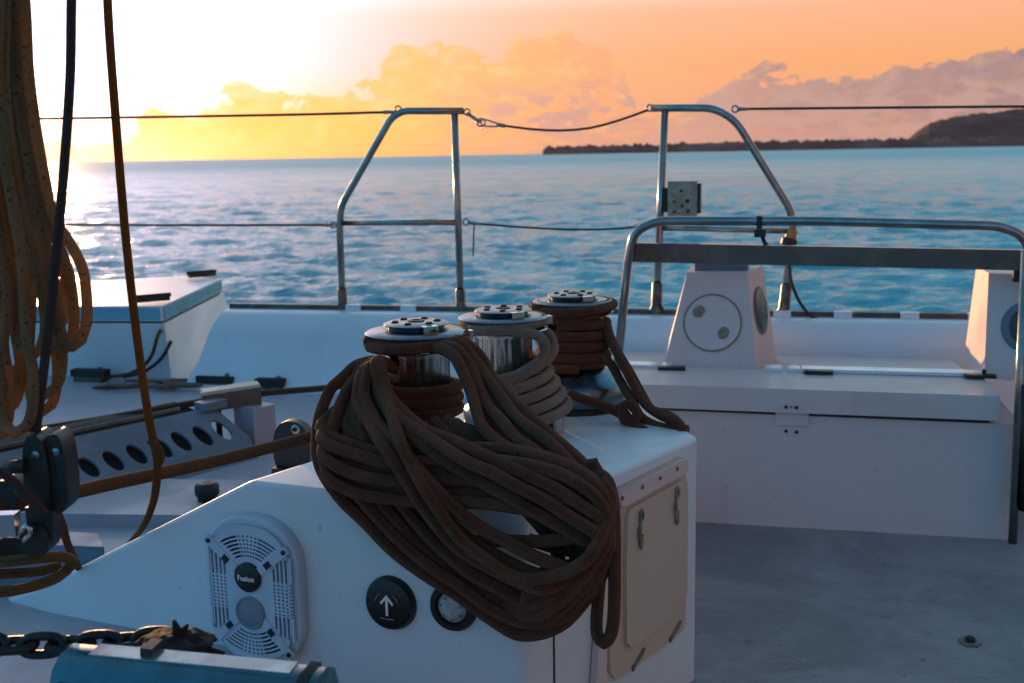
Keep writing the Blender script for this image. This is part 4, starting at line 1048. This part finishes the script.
# beige rope on the middle winch
bm = bmesh.new()
wraps(bm, w2c, w2H, .885, .90, .098, .85, .0125, .004, .3, 2.2)
bx = [(528, 333, 2.56), (540, 337, 2.57), (546, 347, 2.58), (540, 360, 2.57), (524, 371, 2.56), (508, 380, 2.57), (494, 388, 2.60)]
tube(bm, [AY(468, 331, 2.57), AY(495, 331, 2.55)]+[AY(*q) for q in bx], .0125, 10, step=.012)
tube(bm, [AY(538, 325, 2.66), AY(549, 335, 2.66), AY(554, 347, 2.65), AY(550, 357, 2.63), AY(538, 366, 2.60), AY(522, 376, 2.57), AY(506, 386, 2.57), AY(496, 394, 2.6)], .0125, 10, step=.012)
for i in range(5):
    k0 = .53-.088*i
    off = Vector((.006+.011*i, -.0, 0))
    wraps(bm, w2c+off, w2H, k0, k0-.05, .090+.004*i, 1.25, .0138, .024, R(20), R(-170))
me = bpy.data.meshes.new('r'); bm.to_mesh(me); bm.free()
setp(obj('winch_rope', me, M_RBEIGE), 'thick beige rope wound round the middle winch with a loop at its right', 'rope')
# small chrome post by the middle winch
po = AZ(556, 432, ZC); pst = thing('turning_post', po, 'small chrome post standing right of the beige wound winch', 'post')
obj('post', lmesh([(.022, 0), (.022, .045), (.028, .05), (.028, .062), (.02, .068)], po, 32), M_CHROME, pst)

# brown rope on the far winch
bm = bmesh.new()
wraps(bm, w3c, w3H, .875, .90, .108, 1.2, .0135, .004, 0, 2.5)
wraps(bm, w3c, w3H, .905, .91, .095, 1.0, .0125, 0, 0, 2.0)
wraps(bm, w3c, w3H, .83, .80, .095, .9, .0135, .014, R(0), R(-170))
P = wraps(bm, w3c, w3H, .76, .37, .091, 4.1, .0138, .003, 0, R(-120))
P = wraps(bm, w3c, w3H, .66, .38, .078, 3.0, .0140, .0, 0, 0)
Yt = 2.86
tail = [(606, 322, 2.90), (611, 340, 2.86), (621, 360, 2.82), (634, 385, 2.78), (646, 405, 2.74), (662, 416, 2.70), (676, 422, 2.66), (682, 432, 2.64), (672, 440, 2.63), (655, 436, 2.66), (640, 428, 2.68), (624, 416, 2.70), (606, 407, 2.72), (585, 400, 2.74), (570, 394, 2.76)]
tube(bm, [AY(*q) for q in tail], .0125, 10, step=.014)
tail2 = [(604, 356, 2.86), (612, 366, 2.84), (622, 384, 2.82), (633, 402, 2.76), (640, 416, 2.73), (655, 425, 2.70), (674, 429, 2.66), (688, 429.5, 2.64)]
tube(bm, [AY(*q) for q in tail2], .0118, 10, step=.014)
knot = [(636, 410, 2.70), (628, 404, 2.70), (622, 410, 2.70), (624, 420, 2.70), (634, 420, 2.69), (637, 411, 2.69), (630, 404, 2.69), (622, 408, 2.72), (628, 418, 2.74)]
tube(bm, [AY(*q) for q in knot], .0125, 10, step=.010)
tube(bm, [AY(*q) for q in ((610, 336, 2.9), (618, 352, 2.86), (630, 372, 2.82), (642, 394, 2.78), (652, 410, 2.74), (666, 414, 2.72), (680, 424, 2.68), (684, 436, 2.66), (670, 444, 2.64), (650, 438, 2.66))], .0118, 10, step=.014)
me = bpy.data.meshes.new('r'); bm.to_mesh(me); bm.free()
setp(obj('winch_rope', me, M_RBROWN), 'dark brown rope wound on the farthest winch, its knotted tail trailing over the console edge', 'rope')

# black block standing behind the console's left corner
b0 = AZ(292, 474, .56)+Vector((0, .12, 0))
q0 = AY(293, 447, b0.y)
tb = thing('turning_block', (q0.x, q0.y, ZC-.04), 'rounded black turning block between the slanted console edge and the brown coil', 'block')
def cheek(c, w, h, d, ax, nrm, m, name, par, slope_=0.):
    P = []
    for i in range(28):
        a = 2*math.pi*i/28; x = math.copysign(abs(math.cos(a))**.85, math.cos(a)); y = math.copysign(abs(math.sin(a))**.85, math.sin(a))
        P.append(c+ax*(x*w/2)+ZA*(y*h/2)-nrm*d/2)
    bm = bmesh.new(); extr(bm, P, nrm*d); bevel(bm, min(.008, d*.35), 3); return obj(name, bm_mesh(bm), m, par)
px1 = (AY(294, 447, q0.y)-AY(293, 447, q0.y)).length
cheek(AY(294, 449, q0.y), 40*px1, 60*px1, .03, BX, BY, M_BLACK, 'cheek', tb)
cheek(AY(297, 449, q0.y+.05), 38*px1, 58*px1, .03, BX, BY, M_BLACK, 'cheek', tb)
bx_ = AY(294, 466, q0.y); obj('base', box_mesh(Vector((bx_.x, bx_.y+.02, (bx_.z+ZC-.25)/2)), 34*px1, .10, bx_.z-ZC+.25, bw=.01), M_BLACK, tb)
q = AY(296, 429, q0.y-.016); obj('axle_bolt', lmesh([(.012, 0), (.012, .004), (.006, .006), (.006, .001)], q, 16, -BY), M_STEEL, tb)
# small black knob on the ledge
q = AZ(205, 503, .27)+Vector((0, .03, 0)); kb = thing('deck_knob', q, 'small round black knob peeping over the sloping console edge', 'knob')
obj('knob', lmesh([(.030, 0), (.030, .01), (.037, .02), (.037, .045), (.028, .056), (.001, .060)], q, 32), M_BLACK, kb)

# long brown control line across the deck, and its clam block
z1 = .34
P = [AZ(-220, 478, .33), AZ(0, 436, .37), AZ(100, 419.5, .39), AZ(206, 401, .41), AZ(260, 393.5, .42), AZ(330, 387.5, .43), AZ(420, 376, .44)]
setp(obj('control_line', tmesh([P], .0125, 10, step=.03), M_RTAN), 'long brown line running above the tray through the wooden fairlead block', 'rope')
c = AZ(231, 399, .41); d = (AZ(256, 394.5, .42)-AZ(206, 402, .41)).normalized()
fb = thing('fairlead_block', c, 'flat brown fairlead block holding the long line above the deck', 'fairlead')
nn = Vector((-d.y, d.x, 0)).normalized()
obj('body', box_mesh(c+ZA*.004, .215, .07, .066, d, nn, ZA.copy(), .006), M_WOOD, fb)
obj('cover', box_mesh(c+ZA*.042, .21, .075, .012, d, nn, ZA.copy(), .004), M_RTAN if False else M_PANEL, fb)
for k in (-.05, .06): obj('leg', box_mesh(c+d*k-ZA*.10, .02, .03, .16, d, nn, ZA.copy(), .003), M_BLACK, fb)

# =================================================================== LEFT RIGGING
# hanging hank of cream rope
def hank():
    rg = random.Random(11); bm = bmesh.new()
    def Rx(y):   # right hand outline of the hank
        L = [(-260, -6), (-60, 20), (0, 27), (60, 30), (95, 34), (125, 39), (160, 45), (200, 55), (240, 66), (300, 80)]
        for (a, p), (b, q) in zip(L, L[1:]):
            if a <= y <= b: return p+(q-p)*(y-a)/(b-a)
        return 80
    loops = [(87, 312, 347, 64), (74, 318, 353, 55), (62, 360, 395, 40), (57, 372, 412, 34), (46, 330, 356, 26), (33, 385, 433, 10), (20, 372, 411, -4),
             (28, 334, 372, 6), (9, 392, 441, -20), (0, 362, 416, -26), (-10, 400, 450, -36), (-20, 380, 430, -44), (66, 296, 330, 48), (-30, 400, 455, -60)]
    ofr = [5, 13, 22, 31, 40, 49, 60, 54, 71, 81, 92, 103, 17, 112]
    def slot(y, o): return Rx(y)-o*(.56+.44*min(1, max(0, y/260.)))
    for q, ((xr, yw, yb, xl), o) in enumerate(zip(loops, ofr)):
        Y = 1.60+[0, .05, .02, .09, -.03, -.06, .03, .10, -.02, .06, 0, .08, .12, .03][q]; ol = o+[20, 26, 17, 22, 24, 29, 20, 25, 22, 27, 22, 25, 21, 25][q]
        ph = q*1.9; P = []
        def wig(y): return .9*math.sin(y*.016+ph)
        ys = list(range(-240, yw-95, 38))
        for y in ys: P.append(AY(slot(y, ol)+wig(y), y, Y+.03+.012*math.sin(y*.017+ph)))
        xt = slot(yw-95, ol)
        xl -= 5+3*(q % 3); w_ = xr-xl
        P += [AY((xt+xl)/2, yw-50, Y+.030), AY(xl, yw-14, Y+.020), AY(xl+.02*w_, yb-22, Y+.010), AY(xl+.18*w_, yb-7, Y), AY(xl+.48*w_, yb, Y-.008), AY(xl+.80*w_, yb-7, Y-.012), AY(xl+.97*w_, yb-22, Y-.012), AY(xr, yw-10, Y-.010), AY(xr-6, yw-48, Y-.014)]
        for y in reversed([y for y in ys if y < yw-75]): P.append(AY(slot(y, o)+wig(y+60), y, Y-.02+.012*math.sin(y*.015+ph*2)))
        tube(bm, P, .0080, 10, step=.012)
    # straight falls that close the body of the hank
    for i in range(0):
        k = -.5+1.42*i/15; Y = 1.70+.04*(i % 2)
        P = [AY(X0+(Rx(y)-X0)*(.42+.58*k)-4+rg.uniform(-.8, .8), y, Y) for y in range(-240, 300+int(60*math.sin(i*1.7)), 45)]
        tube(bm, P, .0100, 9, step=.02)
    # gasket turns high above the picture
    c = AY(-42, -235, 1.68)
    for j in range(5):
        tube(bm, [c+Vector((math.cos(a)*.10, math.sin(a)*.055, .02*j)) for a in [i*math.pi/8 for i in range(16)]], .0105, 8, closed=True, step=.02)
    tube(bm, [c+ZA*.05, c+ZA*.5+Vector((-.02, 0, 0)), c+ZA*1.2+Vector((-.05, 0, 0))], .0105, 8, step=.05)
    me = bpy.data.meshes.new('hank'); bm.to_mesh(me); bm.free()
    return setp(obj('rope_hank', me, M_RCREAM), 'thick hanging hank of cream flecked rope with open loops at the left edge', 'rope')
hank()
# navy line, thin line, golden line
setp(obj('navy_line', tmesh([[AY(78, -240, 1.52), AY(71.5, 0, 1.52), AY(70, 80, 1.52), AY(63, 180, 1.52), AY(52, 300, 1.53), AY(40, 400, 1.54), AY(35, 440, 1.54)]], .0068, 10, step=.02), M_RBLUE),
     'navy blue line running down in front of the cream rope hank to the black block', 'rope')
setp(obj('golden_line', tmesh([[AY(100, -240, 1.80), AY(107.5, 0, 1.80), AY(115, 110, 1.80), AY(127, 250, 1.80), AY(140, 360, 1.80), AY(150, 425, 1.80), AY(157, 458, 1.80), AY(157, 478, 1.84), AY(153, 503, 2.05), AY(144, 525, 2.35), AY(132, 541, 2.62), AY(118, 556, 2.75)],
     [AY(150, 440, 1.795), AY(159, 449, 1.79), AY(161, 457, 1.79), AY(158, 464, 1.79)]], .0072, 10, step=.015), M_RGOLD),
     'golden brown line hanging slack from above with a small knot', 'rope')
# double block with its tackle
Yb = 1.50
pb = (AY(101, 470, Yb)-AY(100, 470, Yb)).length
c = AY(42, 480, Yb)
blk = thing('double_block', c, 'big black double block where the navy line ends at the left edge', 'block')
tilt = Vector((.06, 0, 1)).normalized()
EX = Vector((1, .05, 0)).normalized(); EY = Vector((0, 1, 0))
def oval(cx, cy, w, h, Y, d, name, m, par=blk):
    c = AY(cx, cy, Y); p_ = pb*Y/Yb; P = [c+EX*(math.copysign(abs(math.cos(a))**.75, math.cos(a))*w*p_/2)+ZA*(math.copysign(abs(math.sin(a))**.8, math.sin(a))*h*p_/2) for a in [2*math.pi*i/28 for i in range(28)]]
    bm = bmesh.new(); extr(bm, P, EY*d); bevel(bm, .006, 4); return obj(name, bm_mesh(bm), m, par)
oval(36, 478, 25, 88, Yb, .05, 'cheek', M_BLACK); oval(56, 474, 21, 82, Yb+.012, .045, 'cheek', M_BLACK)
oval(46, 470, 18, 60, Yb+.01, .03, 'sheave', M_DARK)
oval(34, 541, 29, 34, Yb, .045, 'lower_sheave', M_BLACK)
obj('strap', box_mesh(AY(44, 520, Yb+.02), 26*pb, .03, 34*pb, EX, EY, ZA.copy(), .006), M_BLACK, blk)
obj('swivel', box_mesh(AY(8, 524, Yb+.02), 20*pb, .02, 24*pb, EX, EY, ZA.copy(), .004), M_TRIM, blk)
obj('shackle', tmesh([[AY(20, 533, Yb-.01), AY(27, 526, Yb-.015), AY(31, 532, Yb-.015), AY(24, 541, Yb-.01)]], .004, 8), M_CHROME, blk)
obj('top_pin', tmesh([[AY(6, 468, Yb-.005), AY(26, 466, Yb-.005)]], .010, 10), M_BLACK, blk)
for cx, cy in ((36, 455), (56, 452)): obj('rivet', lmesh([(.006, 0), (.006, .002), (.002, .003)], AY(cx, cy, Yb-.001+.012*(cx > 50)), 12, -EY), M_STEEL, blk)
setp(obj('navy_tail', tmesh([[AY(-160, 400, 1.42), AY(0, 472, 1.46), AY(20, 488, 1.47), AY(38, 507, 1.48), AY(46, 515, 1.49)]], .0068, 10), M_RBLUE), 'navy blue tail of line crossing the black block from the left edge', 'rope')
setp(obj('golden_tail', tmesh([[AY(47, 480, 1.56), AY(53, 503, 1.55), AY(62, 525, 1.8), AY(68, 545, 2.1), AY(76, 562, 2.4), AY(82, 577, 2.58)]], .0075, 10), M_RGOLD), 'short golden tail dropping from the black block to the console edge', 'rope')
setp(obj('olive_rope', tmesh([[AY(-120, 566, 1.60), AY(0, 562, 1.58), AY(40, 558, 1.6), AY(64, 557, 1.64), AY(72, 564, 1.68), AY(58, 577, 1.66), AY(30, 587, 1.62), AY(0, 592, 1.58), AY(-120, 600, 1.55)],
     [AY(-120, 578, 1.66), AY(0, 574, 1.66), AY(40, 571, 1.68), AY(60, 566, 1.70)]], .0085, 10), M_ROLIVE), 'olive rope bight lying under the black block at the left edge', 'rope')
# pad under the block
q = [AZ(-60, 540, .36), AZ(104, 547, .36), AZ(97, 533, .36), AZ(-60, 526, .36)]
bm = bmesh.new(); prism(bm, [(p.x, p.y) for p in q], DZ-.02, .36); bevel(bm, .008, 2)
setp(obj('deck_box', bm_mesh(bm), M_GREY), 'low grey box top on deck behind the black block', 'box')
# dark tangle of fittings behind the block at the very edge
tk = thing('tackle_pile', AZ(-20, 565, .30), 'dark pile of blocks and fittings in shadow at the left edge under the double block', 'tackle')
rb = random.Random(4)
for i, (cx, cy, w, h) in enumerate(((4, 500, 22, 40), (-18, 520, 30, 44), (10, 548, 26, 22), (-12, 556, 34, 26), (22, 556, 20, 14))):
    oval(cx, cy, w, h, 1.62+.01*i, .05, 'block_body', M_BLACK, tk)

# =================================================================== FOREGROUND CASE, CHAIN, RAG
# locker top the case rests on (below the picture)
cs0 = AY(72, 662, 1.30); cs1 = AY(342, 683, 1.22)
topz = AY(200, 652, 1.33).z
ex = (AY(330, 669, 1.27)-AY(105, 644, 1.35)); wz = ex.z; ex.z = 0; Lx = ex.length+.02; ex.normalize(); ey = Vector((-ex.y, ex.x, 0))
cc = (AY(330, 667, 1.27)+AY(90, 645, 1.35))/2
case = thing('storage_case', (cc.x, cc.y, topz-.22), 'teal tinted plastic case with metal edge strip, blurred at the bottom of the picture', 'case')
ez2 = ex.cross(ey)
slx = (AY(330, 667, 1.27)-AY(90, 645, 1.35)).normalized()
cup = slx.cross(ey).normalized(); cup = cup if cup.z > 0 else -cup
LW = (AY(341, 675, 1.25)-AY(62, 655, 1.36)).length
cen = cc+slx*.0-ey*.075
def cbox(c, sx, sy, sz, bw, m, name, seg=4, par=case):
    return obj(name, box_mesh(c, sx, sy, sz, slx, ey, cup, bw, seg), m, par)
LW *= .90; cc = cc-slx*.022-cup*.010
def cprof(prof, L, m, name, bw, seg=4, off=0):
    P = [cc+slx*(off-L/2)+ey*e+cup*c for e, c in prof]; bm = bmesh.new(); extr(bm, P, slx*L); bevel(bm, bw, seg, 25)
    return obj(name, bm_mesh(bm, angle=60), m, case)
cprof([(.05, -.05), (.035, -.008), (.012, .004), (-.016, .001), (-.034, -.012), (-.046, -.040), (-.075, -.24), (.06, -.24)], LW, M_TEAL, 'body', .020, 5)
cprof([(.014, .006), (-.012, .0035), (-.012, -.002), (.014, -.002)], LW*.78, M_TRIM, 'edge_strip', .001, 2, .0)
cprof([(-.040, -.024), (-.048, -.042), (-.044, -.046), (-.036, -.030)], LW*.93, M_DARK, 'front_groove', .001, 2)
for q in (.5,): cprof([(.02, .0055), (-.017, .003), (-.036, -.011), (-.050, -.042), (-.079, -.238), (-.070, -.238), (-.02, -.02), (.02, -.01)], .014, M_DARK, 'corner_guard', .003, 2, q*LW*.90)
cprof([(.022, .016), (-.004, .014), (-.006, .0), (.022, .0)], .017, M_BLACK, 'catch', .003, 2, -LW*.17)
cprof([(-.0475, -.045), (-.077, -.235), (-.070, -.235), (-.040, -.045)], .012, M_TRIM, 'rib', .001, 2, -LW*.16)
# chain
Yc = 1.47
ch = thing('chain', AY(95, 642, Yc), 'heavy dark galvanised chain stretched behind the teal case', 'chain')
pc = (AY(101, 642, Yc)-AY(100, 642, Yc)).length
cd_ = (AY(170, 638, Yc)-AY(0, 646, Yc)).normalized()
i = 0; x = -72
while x < 175:
    y = 645.5-(x/190.)*7+2*math.sin(x*.02); c = AY(x, y, Yc+.0)
    a = R(80 if i % 2 else 22); n_ = (ZA*math.cos(a)+Vector((0, 1, 0))*math.sin(a))
    n_ = (n_-cd_*n_.dot(cd_)).normalized(); lw = 21.5*pc; lh = 9.0*pc
    P = []
    for t in range(20):
        b_ = 2*math.pi*t/20; cx_ = math.cos(b_); sx_ = math.sin(b_)
        P.append(c+cd_*(math.copysign(abs(cx_)**.7, cx_)*lw)+n_*(sx_*lh))
    obj('link', tmesh([P], 4.7*pc, 10, closed=True), M_IRON, ch)
    x += 28.5; i += 1
# knotted rag on the end of the chain
rg2 = thing('knotted_rag', AY(185, 645, 1.44), 'dark knotted rag with a small pointed end lying where the chain meets the case', 'rag')
bm = bmesh.new(); bmesh.ops.create_icosphere(bm, subdivisions=5, radius=1)
c = AY(172, 648, 1.43)
for v in bm.verts:
    p = v.co.copy(); d = 1+.28*mnoise.noise(p*2.1)+.12*abs(mnoise.noise(p*5.5))+.10*math.sin(p.x*9+3*mnoise.noise(p*3))*abs(p.z)
    v.co = Vector((c.x+p.x*d*34*pc, c.y+p.y*d*.05, c.z+p.z*d*15*pc*(1-.35*max(p.x, 0))))
obj('bundle', bm_mesh(bm, angle=180), M_RAG, rg2)
def spike(L, r_):
    return obj('corner', tmesh([[AY(x, y, 1.43) for x, y in L]], lambda t: r_*(1-.85*t)+.001, 7), M_RAG, rg2)
spike([(180, 642), (177, 630), (174, 620)], 7*pc); spike([(178, 640), (184, 630), (188, 625)], 5*pc)
spike([(190, 648), (205, 650), (225, 653)], 6*pc)
# the ledge that carries the case (mostly under the picture's edge)
lz = min((cc-cup*.24+slx*q*LW/2+ey*e).z for q in (-1, 1) for e in (-.075, .06))
bm = bmesh.new(); a = Vector((cen.x, cen.y, 0))
prism(bm, [(a+ex*sx_*.42+ey*sy_*.16)[:2] for sx_, sy_ in ((-1, -1), (1, -1), (1, 1), (-1, 1))], 0.0, lz+.004); bevel(bm, .012, 3)
setp(obj('side_plinth', bm_mesh(bm), M_GEL2), 'plain white plinth under the teal case at the bottom edge', 'plinth')
